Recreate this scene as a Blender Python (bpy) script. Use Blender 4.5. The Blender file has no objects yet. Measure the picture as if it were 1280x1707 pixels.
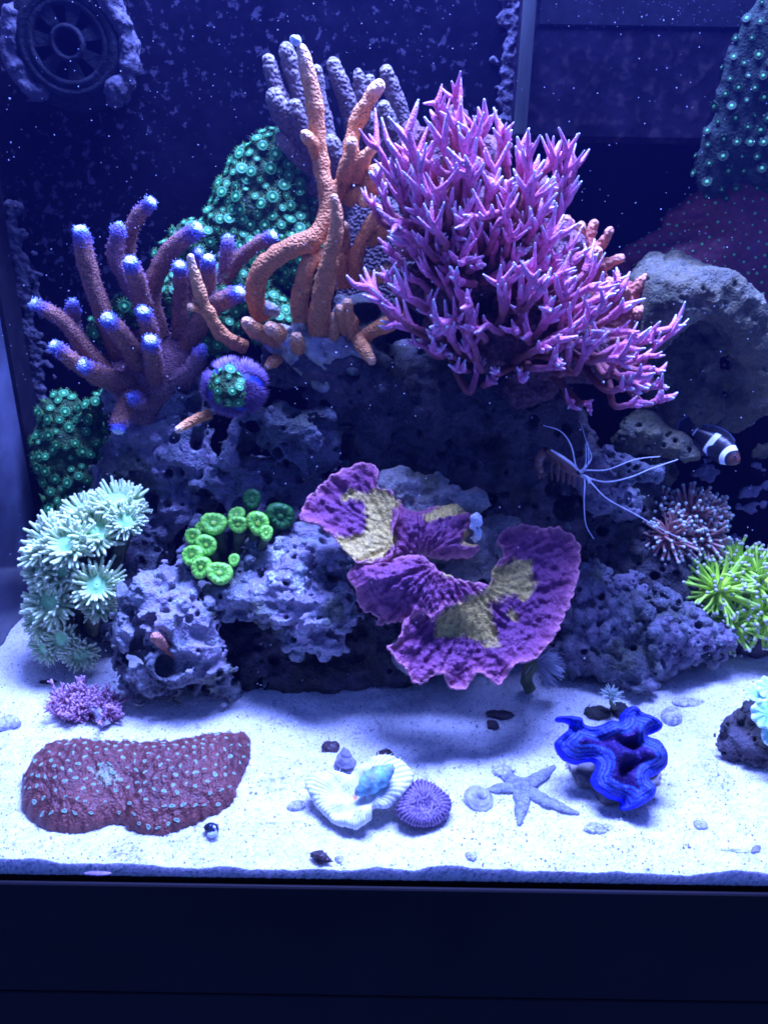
import bpy, math, random
import numpy as np
from mathutils import Vector, Matrix, Euler
from mathutils.geometry import delaunay_2d_cdt
import openvdb

random.seed(7)
rng = np.random.default_rng(11)
SC = bpy.context.scene
COL = SC.collection
R = math.radians

# ------------------------------------------------------------------ camera
CAM = np.array([0.0, -0.35, 0.39])
PITCH, ROLL, FPX = R(24.0), R(0.9), 1327.0
cd = bpy.data.cameras.new("camera")
cam = bpy.data.objects.new("camera", cd)
COL.objects.link(cam)
cd.sensor_fit = 'VERTICAL'
cd.angle_y = 2 * math.atan(853.5 / FPX)
cd.clip_start, cd.clip_end = 0.01, 50
cam.location = CAM
cam.rotation_euler = (Matrix.Rotation(R(90) - PITCH, 3, 'X') @ Matrix.Rotation(ROLL, 3, 'Z')).to_euler()
SC.camera = cam
CR = np.array((Matrix.Rotation(R(90) - PITCH, 3, 'X') @ Matrix.Rotation(ROLL, 3, 'Z')))

# ------------------------------------------------------------------ light: blue-white reef lamp above the tank, dim blue room
w = bpy.data.worlds.new("World"); SC.world = w; w.use_nodes = True
bg = w.node_tree.nodes['Background']
bg.inputs[0].default_value = (0.075, 0.165, 0.84, 1); bg.inputs[1].default_value = 0.82
def lamp(name, loc, sx, sy, power, col, tilt=0):
    l = bpy.data.lights.new(name, 'AREA'); l.shape = 'RECTANGLE'; l.size = sx; l.size_y = sy
    l.energy = power; l.color = col
    o = bpy.data.objects.new(name, l); COL.objects.link(o); o.location = loc; o.rotation_euler = (tilt, 0, 0)
    return o
lamp("reef_lamp", (0.07, 0.27, 0.98), 0.58, 0.22, 84.0, (0.205, 0.285, 1.0))
SC.view_settings.view_transform = 'Standard'; SC.view_settings.look = 'None'
SC.view_settings.exposure = 0.0; SC.view_settings.gamma = 1.0
SC.view_settings.use_curve_mapping = False
SC.cycles.use_denoising = True
SC.cycles.use_adaptive_sampling = True; SC.cycles.adaptive_threshold = .03
SC.cycles.max_bounces = 4; SC.cycles.diffuse_bounces = 2; SC.cycles.glossy_bounces = 1; SC.cycles.transparent_max_bounces = 12
SC.cycles.filter_width = 1.8; SC.cycles.volume_bounces = 0; SC.cycles.volume_step_rate = 4
SC.cycles.sample_clamp_indirect = 3.0

# ------------------------------------------------------------------ photograph pixels -> places
def ray(px, py):
    d = np.stack([(np.asarray(px, float) - 640) / FPX, (853.5 - np.asarray(py, float)) / FPX, -np.ones_like(np.asarray(px, float))], -1)
    return d @ CR.T
def P(px, py, Y):
    d = ray(px, py); t = (Y - CAM[1]) / d[..., 1]
    return CAM + d * np.asarray(t)[..., None]
def PZ(px, py, z=0.0):
    d = ray(px, py); t = (z - CAM[2]) / d[..., 2]
    return CAM + d * np.asarray(t)[..., None]
def PN(px, py, p0, n):
    d = ray(px, py); n = np.asarray(n, float); t = ((np.asarray(p0) - CAM) @ n) / (d @ n)
    return CAM + d * np.asarray(t)[..., None]
FWD = CR @ np.array([0, 0, -1.0])
def mpp(p): return float((np.asarray(p) - CAM) @ FWD) / FPX
def path(pts):                      # [(px,py,Y)...] -> array
    a = np.array(pts, float); return P(a[:, 0], a[:, 1], a[:, 2])

# ------------------------------------------------------------------ noise
_T = rng.random(4096).astype(np.float32)
def _h(i, j, k): return _T[((i * 73856093) ^ (j * 19349663) ^ (k * 83492791)) & 4095]
def vn(p):
    p = np.asarray(p, np.float32); f = np.floor(p); u = p - f; u = u * u * (3 - 2 * u); q = f.astype(np.int64)
    i, j, k = q[..., 0], q[..., 1], q[..., 2]; x, y, z = u[..., 0], u[..., 1], u[..., 2]
    l = lambda a, b, t: a + (b - a) * t
    return l(l(l(_h(i, j, k), _h(i+1, j, k), x), l(_h(i, j+1, k), _h(i+1, j+1, k), x), y),
             l(l(_h(i, j, k+1), _h(i+1, j, k+1), x), l(_h(i, j+1, k+1), _h(i+1, j+1, k+1), x), y), z) * 2 - 1
def fbm(p, o=3, g=.5):
    s, a, out = 1.0, 1.0, 0
    for n in range(o): out = out + a * vn(np.asarray(p) * s + 17.3 * n); s *= 2.03; a *= g
    return out
def worley(p):
    p = np.asarray(p, np.float32); f = np.floor(p).astype(np.int64); best = np.full(p.shape[:-1], 9.0, np.float32)
    for a in (-1, 0, 1):
        for b in (-1, 0, 1):
            for c in (-1, 0, 1):
                i, j, k = f[..., 0]+a, f[..., 1]+b, f[..., 2]+c
                q = np.stack([i + _h(i, j, k), j + _h(i+57, j, k), k + _h(i, j+91, k)], -1)
                best = np.minimum(best, ((p - q) ** 2).sum(-1))
    return np.sqrt(best)

# ------------------------------------------------------------------ mesh helpers
class MB:
    """collects vertices, quads/tris and the point attribute t"""
    def __init__(s): s.v, s.q, s.t3, s.a, s.m, s.n = [], [], [], [], [], 0
    def add(s, v, q=None, t=None, a=None, m=None):
        v = np.asarray(v, float); n = len(v)
        s.v.append(v); s.a.append(np.zeros(n) if a is None else np.broadcast_to(np.asarray(a, float), (n,)))
        s.m.append(np.zeros(n) if m is None else np.broadcast_to(np.asarray(m, float), (n,)))
        if q is not None and len(q): s.q.append(np.asarray(q, np.int64) + s.n)
        if t is not None and len(t): s.t3.append(np.asarray(t, np.int64) + s.n)
        s.n += n; return s
    def V(s): return np.concatenate(s.v)
    def mesh(s, name, off=(0, 0, 0), smooth=True):
        V = (s.V() - np.asarray(off)).astype(np.float32)
        Q = np.concatenate(s.q) if s.q else np.zeros((0, 4), np.int64); T = np.concatenate(s.t3) if s.t3 else np.zeros((0, 3), np.int64)
        me = bpy.data.meshes.new(name)
        me.vertices.add(len(V)); me.vertices.foreach_set('co', V.ravel())
        li = np.concatenate([Q.ravel(), T.ravel()]).astype(np.int32)
        me.loops.add(len(li)); me.loops.foreach_set('vertex_index', li)
        st = np.concatenate([np.arange(len(Q)) * 4, len(Q) * 4 + np.arange(len(T)) * 3]).astype(np.int32)
        me.polygons.add(len(st)); me.polygons.foreach_set('loop_start', st)
        me.polygons.foreach_set('use_smooth', np.full(len(st), smooth, bool))
        me.update(calc_edges=True)
        for nm, arr in (('t', s.a), ('m', s.m)):
            at = me.attributes.new(nm, 'FLOAT', 'POINT'); at.data.foreach_set('value', np.concatenate(arr).astype(np.float32))
        return me

def wpos(o):
    p = np.zeros(3)
    while o is not None: p += np.array(o.location); o = o.parent
    return p
def tag(o, label=None, cat=None, group=None, kind=None):
    for k, v in (('label', label), ('category', cat), ('group', group), ('kind', kind)):
        if v: o[k] = v
    return o
def thing(name, label, cat, loc, group=None):
    o = bpy.data.objects.new(name, None); o.empty_display_size = .01; COL.objects.link(o); o.location = loc
    return tag(o, label, cat, group)
def obj(name, mb, mat, parent=None, smooth=True, kind=None, label=None):
    me = mb.mesh(name, wpos(parent) if parent else (0, 0, 0), smooth) if isinstance(mb, MB) else mb
    o = bpy.data.objects.new(name, me); COL.objects.link(o)
    if parent: o.parent = parent
    if mat and not me.materials: me.materials.append(mat)
    return tag(o, label, kind=kind)
def inst(name, me, parent, pos, normal, size, spin=None, kind=None):
    o = bpy.data.objects.new(name, me); COL.objects.link(o); o.parent = parent
    q = Vector(normal).to_track_quat('Z', 'Y') @ Euler((0, 0, random.uniform(0, 6.28) if spin is None else spin)).to_quaternion()
    o.rotation_mode = 'QUATERNION'; o.rotation_quaternion = q
    o.location = np.asarray(pos) - wpos(parent); o.scale = (size,) * 3 if np.isscalar(size) else size
    return tag(o, kind=kind)

def spline(p, n):
    p = np.asarray(p, float)
    if len(p) == 2: return p[0] + (p[1] - p[0]) * np.linspace(0, 1, n)[:, None]
    e = np.vstack([2 * p[0] - p[1], p, 2 * p[-1] - p[-2]]); L = len(p) - 1
    s = np.linspace(0, L - 1e-6, n); i = s.astype(int); t = (s - i)[:, None]
    a, b, c, d = e[i], e[i+1], e[i+2], e[i+3]
    return .5 * (2*b + (c-a)*t + (2*a-5*b+4*c-d)*t*t + (3*b-a-3*c+d)*t**3)
def tube(mb, pts, rad, seg=10, n=16, cap=True, t0=0., t1=1., tcap=None, bump=0, bs=300, m=0., flat=1.0):
    """tapered tube along a spline with a rounded end; attribute t runs t0..t1"""
    c = spline(pts, n); r = np.interp(np.linspace(0, 1, n), np.linspace(0, 1, len(rad)), rad); tt = np.linspace(t0, t1, n)
    if cap:
        d = c[-1] - c[-2]; d /= np.linalg.norm(d) + 1e-12
        k = np.array([.5, .8, .95, 1.0]); c = np.vstack([c, c[-1] + d * r[-1] * k[:, None]]); r = np.concatenate([r, r[-1] * np.sqrt(np.maximum(1 - k**2, .0004))]); tt = np.concatenate([tt, t1 + ((t1 if tcap is None else tcap) - t1) * k**2])
    tg = np.gradient(c, axis=0); tg /= np.linalg.norm(tg, axis=1)[:, None] + 1e-12
    u = np.cross(tg[0], (0, 0, 1.) if abs(tg[0, 2]) < .9 else (1., 0, 0)); u /= np.linalg.norm(u); U = []
    for g in tg:
        u = u - g * (u @ g); u /= np.linalg.norm(u) + 1e-12; U.append(u)
    U = np.array(U); W = np.cross(tg, U)
    a = np.linspace(0, 2 * np.pi, seg, endpoint=False)
    ring = U[:, None] * np.cos(a)[None, :, None] + W[:, None] * np.sin(a)[None, :, None] * flat
    rr = np.broadcast_to(r[:, None], (len(r), seg)).copy()
    v = c[:, None] + ring * rr[..., None]
    if bump: v = v + ring * (bump * (fbm(v * bs, 2)))[..., None] * np.minimum(1, rr / (r.max() * .5))[..., None]
    N = len(c); i = np.arange(N - 1)[:, None] * seg; j = np.arange(seg)[None]; j2 = (j + 1) % seg
    q = np.stack([i + j, i + j2, i + seg + j2, i + seg + j], -1).reshape(-1, 4)
    mb.add(v.reshape(-1, 3), q, a=np.repeat(tt, seg), m=m)
    return mb
def lathe(mb, prof, origin, axis, seg=40, a=None, squash=None):
    """prof [(r, h)...] turned round axis"""
    prof = np.array(prof, float); ax = Vector(axis).normalized(); q = ax.to_track_quat('Z', 'Y'); M = np.array(q.to_matrix())
    th = np.linspace(0, 2*np.pi, seg, endpoint=False)
    v = np.stack([prof[:, 0, None] * np.cos(th), prof[:, 0, None] * np.sin(th), np.broadcast_to(prof[:, 1, None], (len(prof), seg))], -1).reshape(-1, 3)
    if squash is not None: v = v * np.asarray(squash)
    n = len(prof); i = np.arange(n-1)[:, None] * seg; j = np.arange(seg)[None]; j2 = (j+1) % seg
    mb.add(v @ M.T + np.asarray(origin), np.stack([i+j, i+j2, i+seg+j2, i+seg+j], -1).reshape(-1, 4), a=np.repeat(np.linspace(0, 1, n) if a is None else a, seg))
    return mb
def box(mb, lo, hi):
    lo, hi = np.array(lo, float), np.array(hi, float)
    v = np.array([[x, y, z] for z in (0, 1) for y in (0, 1) for x in (0, 1)]) * (hi - lo) + lo
    mb.add(v, [[0, 2, 3, 1], [4, 5, 7, 6], [0, 1, 5, 4], [2, 6, 7, 3], [0, 4, 6, 2], [1, 3, 7, 5]]); return mb

class Vox:
    """soft union of blobs in a voxel field, meshed through OpenVDB"""
    def __init__(s, lo, hi, h, k=.004):
        s.lo, s.h, s.k = np.array(lo) - 6*h, h, k; s.n = np.ceil((np.array(hi) - s.lo) / h).astype(int) + 7
        s.acc = np.zeros(s.n, np.float32)
    def block(s, lo, hi):
        a = np.clip(((np.asarray(lo) - s.lo) / s.h).astype(int), 0, s.n); b = np.clip(((np.asarray(hi) - s.lo) / s.h).astype(int) + 2, 0, s.n)
        sl = tuple(slice(x, y) for x, y in zip(a, b)); g = np.meshgrid(*[np.arange(x, y) for x, y in zip(a, b)], indexing='ij')
        return sl, np.stack(g, -1).astype(np.float32) * s.h + s.lo.astype(np.float32)
    def put(s, sl, d): s.acc[sl] += np.exp(np.clip(-d / s.k, -60, 40))
    def cap(s, a, b, ra, rb):
        m = max(ra, rb) + 5*s.k; sl, p = s.block(np.minimum(a, b) - m, np.maximum(a, b) + m)
        ab = b - a; t = np.clip(((p - a) @ ab) / (ab @ ab + 1e-12), 0, 1); s.put(sl, np.linalg.norm(p - (a + t[..., None] * ab), axis=-1) - (ra + (rb - ra) * t))
    def ell(s, c, r, rot=None):
        r = np.broadcast_to(np.asarray(r, float), (3,)); m = r.max() + 5*s.k; sl, p = s.block(np.asarray(c) - m, np.asarray(c) + m); p = p - c
        if rot is not None: p = p @ rot
        q = np.linalg.norm(p / r, axis=-1); s.put(sl, (q - 1) * r.min() * .5 + (q - 1) * (np.abs(p / np.maximum(np.linalg.norm(p, axis=-1), 1e-9)[..., None]) @ r) * .5)
    def field(s): s.d = (-s.k * np.log(s.acc + 1e-20)).astype(np.float32); del s.acc; return s
    def band(s, wd): return np.nonzero(np.abs(s.d) < wd)
    def noise(s, amp, scale, o=3, ridge=False, seed=0, stretch=(1, 1, 1)):
        ix = s.band(amp * 2.5 + 3*s.h); p = np.stack(ix, -1) * s.h + s.lo
        n = fbm(p * scale * np.array(stretch) + seed, o)
        if ridge: n = .6 - 2*np.abs(n)
        s.d[ix] -= amp * n; return s
    def surf(s, n):
        ix = np.stack(s.band(s.h * .8), -1); return ix[rng.integers(0, len(ix), n)] * s.h + s.lo
    def carve(s, c, r):
        r = np.broadcast_to(r, (len(c),))
        for p0, rr in zip(c, r):
            sl, p = s.block(p0 - rr - 3*s.h, p0 + rr + 3*s.h); d = np.linalg.norm((p - p0) * (1, 1, 1), axis=-1) - rr
            s.d[sl] = np.maximum(s.d[sl], -d)
        return s
    def bore(s, n, rmin, rmax, deep=2.2):
        """sponge-like holes sunk into the surface"""
        ix = np.stack(s.band(s.h * .8), -1); ix = ix[rng.integers(0, len(ix), n)]; ix = np.clip(ix, 1, np.array(s.d.shape) - 2); i, j, k = ix.T
        g = np.stack([s.d[i+1, j, k] - s.d[i-1, j, k], s.d[i, j+1, k] - s.d[i, j-1, k], s.d[i, j, k+1] - s.d[i, j, k-1]], -1); g /= np.linalg.norm(g, axis=1)[:, None] + 1e-9
        r = rmin * (rmax/rmin) ** (rng.random(n)**1.6)
        for p0, n0, rr in zip(ix * s.h + s.lo, g, r):
            a = p0 + n0*rr*.2; b = p0 - n0*rr*deep; sl, p = s.block(np.minimum(a, b) - rr - 3*s.h, np.maximum(a, b) + rr + 3*s.h); ab = b - a
            t = np.clip(((p - a) @ ab) / (ab @ ab), 0, 1); s.d[sl] = np.maximum(s.d[sl], rr*(1 - .25*t) - np.linalg.norm(p - a - t[..., None]*ab, axis=-1))
        return s
    def lump(s, c, r):
        r = np.broadcast_to(r, (len(c),))
        for p0, rr in zip(c, r):
            sl, p = s.block(p0 - rr - 3*s.h, p0 + rr + 3*s.h); s.d[sl] = np.minimum(s.d[sl], np.linalg.norm(p - p0, axis=-1) - rr)
        return s
    def mesh(s, mb=None):
        g = openvdb.FloatGrid(3*s.h); g.copyFromArray(np.clip(s.d, -3*s.h, 3*s.h), tolerance=1e-7)
        v, q = g.convertToQuads(isovalue=0.0)
        v = np.asarray(v, float) * s.h + s.lo; q = np.asarray(q, np.int64)
        s.v, s.q = v, q
        return (mb or MB()).add(v, q)
def normals(v, q):
    n = np.cross(v[q[:, 2]] - v[q[:, 0]], v[q[:, 3 if q.shape[1] > 3 else 1]] - v[q[:, 1 if q.shape[1] > 3 else 0]])
    if q.shape[1] == 3: n = np.cross(v[q[:, 1]] - v[q[:, 0]], v[q[:, 2]] - v[q[:, 0]])
    N = np.zeros_like(v)
    for k in range(q.shape[1]): np.add.at(N, q[:, k], n)
    return N / (np.linalg.norm(N, axis=1)[:, None] + 1e-15)
def poisson(v, dist, limit=10**9, ok=None, order=None):
    idx = rng.permutation(len(v)) if order is None else order
    if ok is not None: idx = idx[ok[idx]]
    cell, out = {}, []
    for i in idx:
        k = tuple((v[i] // dist).astype(int)); hit = False
        for a in (-1, 0, 1):
            for b in (-1, 0, 1):
                for c in (-1, 0, 1):
                    for j in cell.get((k[0]+a, k[1]+b, k[2]+c), ()):
                        if ((v[i] - v[j])**2).sum() < dist*dist: hit = True; break
                    if hit: break
                if hit: break
            if hit: break
        if not hit:
            cell.setdefault(k, []).append(i); out.append(i)
            if len(out) >= limit: break
    return np.array(out, int)
def seg_dist(p, poly):
    a = np.asarray(poly, float); b = np.roll(a, -1, 0); out = np.full(len(p), 1e9)
    for s, e in zip(a, b):
        ab = e - s; t = np.clip(((p - s) @ ab) / (ab @ ab + 1e-12), 0, 1); out = np.minimum(out, np.linalg.norm(p - s - t[:, None]*ab, axis=1))
    return out
def inside(p, poly):
    a = np.asarray(poly, float); b = np.roll(a, -1, 0); c = np.zeros(len(p), bool)
    for s, e in zip(a, b):
        if s[1] == e[1]: continue
        k = ((s[1] > p[:, 1]) != (e[1] > p[:, 1])) & (p[:, 0] < (e[0]-s[0]) * (p[:, 1]-s[1]) / (e[1]-s[1]) + s[0]); c ^= k
    return c
def smooth_poly(poly, n, jit=0, freq=0, seed=0):
    p = np.array(poly, float); p2 = np.vstack([p[-2:], p, p[:2]]); s = spline(p2, (len(p)+3) * 24)
    L = len(p) + 3; s = s[int(2/L*len(s)):int((2+len(p))/L*len(s))]
    d = np.concatenate([[0], np.cumsum(np.linalg.norm(np.diff(np.vstack([s, s[:1]]), axis=0), axis=1))]); u = np.linspace(0, d[-1], n, endpoint=False)
    o = np.stack([np.interp(u, d, np.append(s[:, k], s[0, k])) for k in (0, 1)], -1)
    if jit:
        tg = np.roll(o, -1, 0) - np.roll(o, 1, 0); nn = np.stack([tg[:, 1], -tg[:, 0]], -1); nn /= np.linalg.norm(nn, axis=1)[:, None] + 1e-9
        z = np.stack([u * freq, np.full(n, seed * 3.1), np.zeros(n)], -1); o = o + nn * (jit * (.7*np.abs(vn(z)) * 2 - .5 + .5*vn(z*2.3)))[:, None]
    return o
def sheet(poly, step):
    """triangulates a pixel outline: points, triangles, distance to the rim, boundary count"""
    poly = np.asarray(poly, float); lo, hi = poly.min(0), poly.max(0)
    gx, gy = np.meshgrid(np.arange(lo[0], hi[0], step), np.arange(lo[1], hi[1], step)); g = np.stack([gx.ravel(), gy.ravel()], -1)
    g[:, 0] += np.where((np.round((g[:, 1]-lo[1])/step) % 2) > 0, step*.5, 0); g += rng.uniform(-.15, .15, g.shape) * step
    g = g[inside(g, poly)]; g = g[seg_dist(g, poly) > step * .55]
    n = len(poly); pts = np.vstack([poly, g])
    r = delaunay_2d_cdt([Vector(p) for p in pts], [], [list(range(n))], 1, 1e-6)
    v = np.array([tuple(p) for p in r[0]]); t = np.array([f for f in r[2] if len(f) == 3])
    a, b, c = v[t[:, 0]], v[t[:, 1]], v[t[:, 2]]; cr = (b[:, 0]-a[:, 0])*(c[:, 1]-a[:, 1]) - (b[:, 1]-a[:, 1])*(c[:, 0]-a[:, 0])
    t[cr > 0] = t[cr > 0][:, ::-1]     # pixel y points down: this winding faces the camera
    return v, t, seg_dist(v, poly)
def slab(mb, top, tri, thick, a=None, m=None, down=None):
    """closed body: the top surface, a copy pushed away by thick, and the rim between them"""
    N = normals(top, tri) if down is None else np.broadcast_to(-np.asarray(down, float), top.shape)
    bot = top - N * (np.asarray(thick)[:, None] if np.ndim(thick) else thick); n = len(top)
    e = {}
    for f in tri:
        for x, y in ((f[0], f[1]), (f[1], f[2]), (f[2], f[0])): e[(x, y)] = e.get((x, y), 0) + 1
    rim = [k for k in e if (k[1], k[0]) not in e]
    q = np.array([[y, x, x + n, y + n] for x, y in rim])
    aa = np.zeros(n) if a is None else a; mm = np.zeros(n) if m is None else m
    mb.add(np.vstack([top, bot]), q, np.vstack([tri, tri[:, ::-1] + n]), a=np.concatenate([aa, aa]), m=np.concatenate([mm, mm]))
    return N

# ------------------------------------------------------------------ materials
def _ramp(nt, stops):
    r = nt.nodes.new('ShaderNodeValToRGB'); e = r.color_ramp.elements
    while len(e) < len(stops): e.new(.5)
    for el, (p, c) in zip(e, stops): el.position = p; el.color = (*c, 1)
    return r
def pm(name, stops, attr=None, scale=60, detail=4, var=.25, vscale=150, patch=None, bumps=(), rough=.65, spec=.3, sss=0, sss_scale=.003, mcol=None, speck=None, dist=0.0, medge=.06, stretch=None, coat=0):
    """procedural Principled material: colour ramp over a point attribute or noise, value variation, patches, specks, relief"""
    mt = bpy.data.materials.new(name); mt.use_nodes = True; nt = mt.node_tree; N, L = nt.nodes, nt.links
    b = N['Principled BSDF']; b.inputs['Roughness'].default_value = rough; b.inputs['Specular IOR Level'].default_value = spec
    if coat: b.inputs['Coat Weight'].default_value = coat; b.inputs['Coat Roughness'].default_value = .15
    tc = N.new('ShaderNodeTexCoord'); co = tc.outputs['Object']
    if stretch:
        mp = N.new('ShaderNodeMapping'); mp.inputs['Scale'].default_value = stretch; L.new(co, mp.inputs[0]); co = mp.outputs[0]
    def tex(sc, dt=3, kind='noise', ds=0.0):
        if kind == 'noise': t = N.new('ShaderNodeTexNoise'); t.inputs['Detail'].default_value = dt; t.inputs['Distortion'].default_value = ds; o = t.outputs['Fac']
        else: t = N.new('ShaderNodeTexVoronoi'); o = t.outputs['Distance']; t.feature = 'SMOOTH_F1' if kind == 'smooth' else 'F1'
        t.inputs['Scale'].default_value = sc; L.new(co, t.inputs['Vector']); return o
    def mix(a, c, f, kind='MIX'):
        x = N.new('ShaderNodeMix'); x.data_type = 'RGBA'; x.blend_type = kind
        for s, i in ((f, 0), (a, 6), (c, 7)):
            if isinstance(s, (int, float)): x.inputs[i].default_value = s
            elif isinstance(s, tuple): x.inputs[i].default_value = (*s, 1)
            else: L.new(s, x.inputs[i])
        return x.outputs[2]
    if attr:
        at = N.new('ShaderNodeAttribute'); at.attribute_name = attr; f = at.outputs['Fac']
        if dist:
            ad = N.new('ShaderNodeMath'); ad.operation = 'MULTIPLY_ADD'; L.new(tex(vscale*1.3, 1), ad.inputs[0]); ad.inputs[1].default_value = dist; 
            sb = N.new('ShaderNodeMath'); sb.operation = 'SUBTRACT'; L.new(f, sb.inputs[0]); sb.inputs[1].default_value = dist*.5; L.new(sb.outputs[0], ad.inputs[2]); f = ad.outputs[0]
    else: f = tex(scale, min(detail, 4))
    r = _ramp(nt, stops); L.new(f, r.inputs[0]); c = r.outputs[0]
    if patch:      # (scale, lo, hi, colour, amount)
        pr = _ramp(nt, [(patch[1], (0, 0, 0)), (patch[2], (1, 1, 1))]); L.new(tex(patch[0], 3, ds=0), pr.inputs[0])
        ml = N.new('ShaderNodeMath'); ml.operation = 'MULTIPLY'; L.new(pr.outputs[0], ml.inputs[0]); ml.inputs[1].default_value = patch[4]; c = mix(c, patch[3], ml.outputs[0])
    if mcol:       # colour where attribute m is 1
        am = N.new('ShaderNodeAttribute'); am.attribute_name = 'm'
        ad = N.new('ShaderNodeMath'); ad.operation = 'MULTIPLY_ADD'; L.new(tex(vscale, 2), ad.inputs[0]); ad.inputs[1].default_value = .7
        sb = N.new('ShaderNodeMath'); sb.operation = 'SUBTRACT'; L.new(am.outputs['Fac'], sb.inputs[0]); sb.inputs[1].default_value = .35; L.new(sb.outputs[0], ad.inputs[2])
        mr = _ramp(nt, [(.5 - medge, (0, 0, 0)), (.5 + medge, (1, 1, 1))]); L.new(ad.outputs[0], mr.inputs[0])
        cc = _ramp(nt, [(.3, mcol[0]), (.7, mcol[1])]); L.new(tex(vscale*.6, 2), cc.inputs[0]); c = mix(c, cc.outputs[0], mr.outputs[0])
    if speck:      # (scale, radius, colour): small round spots
        sr = _ramp(nt, [(speck[1], (1, 1, 1)), (speck[1]*1.6, (0, 0, 0))]); L.new(tex(speck[0], kind='vor'), sr.inputs[0]); c = mix(c, speck[2], sr.outputs[0])
    if var:
        vr = _ramp(nt, [(.25, (1-var,)*3), (.75, (1+var*.6,)*3)]); L.new(tex(vscale, 2), vr.inputs[0]); c = mix(c, vr.outputs[0], 1.0, 'MULTIPLY')
    L.new(c, b.inputs['Base Color'])
    nrm = None
    for kind, sc, ds, inv in bumps:
        bp = N.new('ShaderNodeBump'); bp.inputs['Distance'].default_value = ds; bp.inputs['Strength'].default_value = 1; bp.invert = inv
        L.new(tex(sc, 1, kind), bp.inputs['Height'])
        if nrm: L.new(nrm, bp.inputs['Normal'])
        nrm = bp.outputs[0]
    if nrm: L.new(nrm, b.inputs['Normal'])
    if sss:
        b.inputs['Subsurface Weight'].default_value = sss; b.inputs['Subsurface Radius'].default_value = (1, .8, 1); b.inputs['Subsurface Scale'].default_value = sss_scale
    return mt
# ================================================================== the tank
XL, XR, YB = -0.330, 0.46, 0.372        # left pane, right pane, back pane (front pane at y = 0)
ZF, ZT = -0.0105, 0.56                 # tank floor, water line
# ---- sand
def zs(x, y):
    x = np.asarray(x, float); y = np.asarray(y, float)
    q = np.stack([x, y, np.zeros_like(x)], -1)
    z = .0032 * vn(q * (22, 22, 1)) + .0016 * vn(q * (55, 55, 1) + 5) + .0007 * vn(q * (140, 140, 1) + 9)
    z = z + .0012 * vn(q * (38, 0, 0) + 2) * np.exp(-y / .02) + .0007 * vn(q * (90, 0, 0) + 4) * np.exp(-y / .012)
    for cx, cy, r, h in DENTS: z = z + h * np.exp(-((x-cx)**2 + (y-cy)**2) / (r*r))
    return z
DENTS = []
for px, py, r, h in ((1030, 1325, .030, -.004), (590, 1345, .04, -.004), (700, 1350, .025, -.004), (225, 1360, .06, -.003), (865, 1330, .035, -.002)):
    p = PZ(px, py); DENTS.append((p[0], p[1], r, h))
def S(px, py, up=0.0):               # a pixel's place on the sand
    p = PZ(px, py, 0.0)
    for _ in range(3): p = PZ(px, py, float(zs(p[0], p[1])))
    return p + np.array([0, 0, up])
m_sand = pm('aragonite_sand', [(0, (.22, .21, .26)), (.25, (.52, .52, .56)), (.5, (.74, .74, .75)), (1, (.86, .86, .84))], attr='t', var=.22, vscale=1100, bumps=(('noise', 700, .0018, False),), rough=.9, spec=.15, sss=.5, sss_scale=.009)
xs = np.arange(XL + .0005, XR - .0005, .00125); ys = np.concatenate([np.arange(.0006, YB, .00125)])
gx, gy = np.meshgrid(xs, ys); gz = zs(gx, gy) + .00022 * rng.standard_normal(gx.shape)
nx, ny = len(xs), len(ys)
V = np.stack([gx, gy, gz], -1).reshape(-1, 3)
i = np.arange(ny - 1)[:, None] * nx; j = np.arange(nx - 1)[None]
Q = np.stack([i + j, i + j + 1, i + nx + j + 1, i + nx + j], -1).reshape(-1, 4)
sv = V * (1, 1, 0); st_ = .52 + .13 * rng.standard_normal(len(V)) + .10 * fbm(sv * 120, 3) - .9 * np.clip(vn(sv * 300) - .62, 0, 1) - .45 * np.clip(fbm(sv * 26 + 3, 4) - .55, 0, 1) * (rng.random(len(V)) < .5)
mb = MB().add(V, Q, a=np.clip(st_, 0, 1))
nz = 9; fv = np.stack([np.broadcast_to(xs, (nz, nx)), np.broadcast_to(.0006 + .00015 * rng.standard_normal((nz, nx)), (nz, nx)), gz[0][None] + (ZF - gz[0])[None] * np.linspace(0, 1, nz)[:, None]], -1)
i = np.arange(nz - 1)[:, None] * nx
mb.add(fv.reshape(-1, 3), a=np.clip(.45 + .2 * rng.standard_normal(nz*nx), 0, 1), q=np.stack([i + nx + j, i + nx + j + 1, i + j + 1, i + j], -1).reshape(-1, 4))
o = obj('sand', mb, m_sand); tag(o, 'white aragonite sand covering the tank floor', kind='structure')

# ---- tank: panes, black corner seal, black bottom rim
def glass_clear():
    mt = bpy.data.materials.new('clear_glass'); mt.use_nodes = True; nt = mt.node_tree
    for n in list(nt.nodes): nt.nodes.remove(n)
    o = nt.nodes.new('ShaderNodeOutputMaterial'); t = nt.nodes.new('ShaderNodeBsdfTransparent'); t.inputs[0].default_value = (1, 1, 1, 1); nt.links.new(t.outputs[0], o.inputs[0])
    return mt
m_black = pm('black_silicone', [(.3, (.006, .006, .010)), (.7, (.011, .011, .016))], scale=80, rough=.7, spec=.1, var=.2)
m_back = pm('black_back_glass_with_coralline', [(.30, (.002, .0018, .005)), (.7, (.005, .0042, .010))], scale=14, detail=6, var=.45, vscale=70,
            patch=(130, .64, .685, (.045, .042, .07), .9), bumps=(('noise', 80, .0005, False),), rough=.9, spec=.03)
nt = m_back.node_tree       # the crust grows thick at the left and thins out to the right: a broad mask shifts the patch threshold
pn = [n for n in nt.nodes if n.type == 'TEX_NOISE' and abs(n.inputs['Scale'].default_value - 130) < .1][0]
pn.inputs['Detail'].default_value = 8; pn.inputs['Roughness'].default_value = .62
rp = pn.outputs[0].links[0].to_node
big = nt.nodes.new('ShaderNodeTexNoise'); big.inputs['Scale'].default_value = 9; big.inputs['Detail'].default_value = 3
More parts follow.
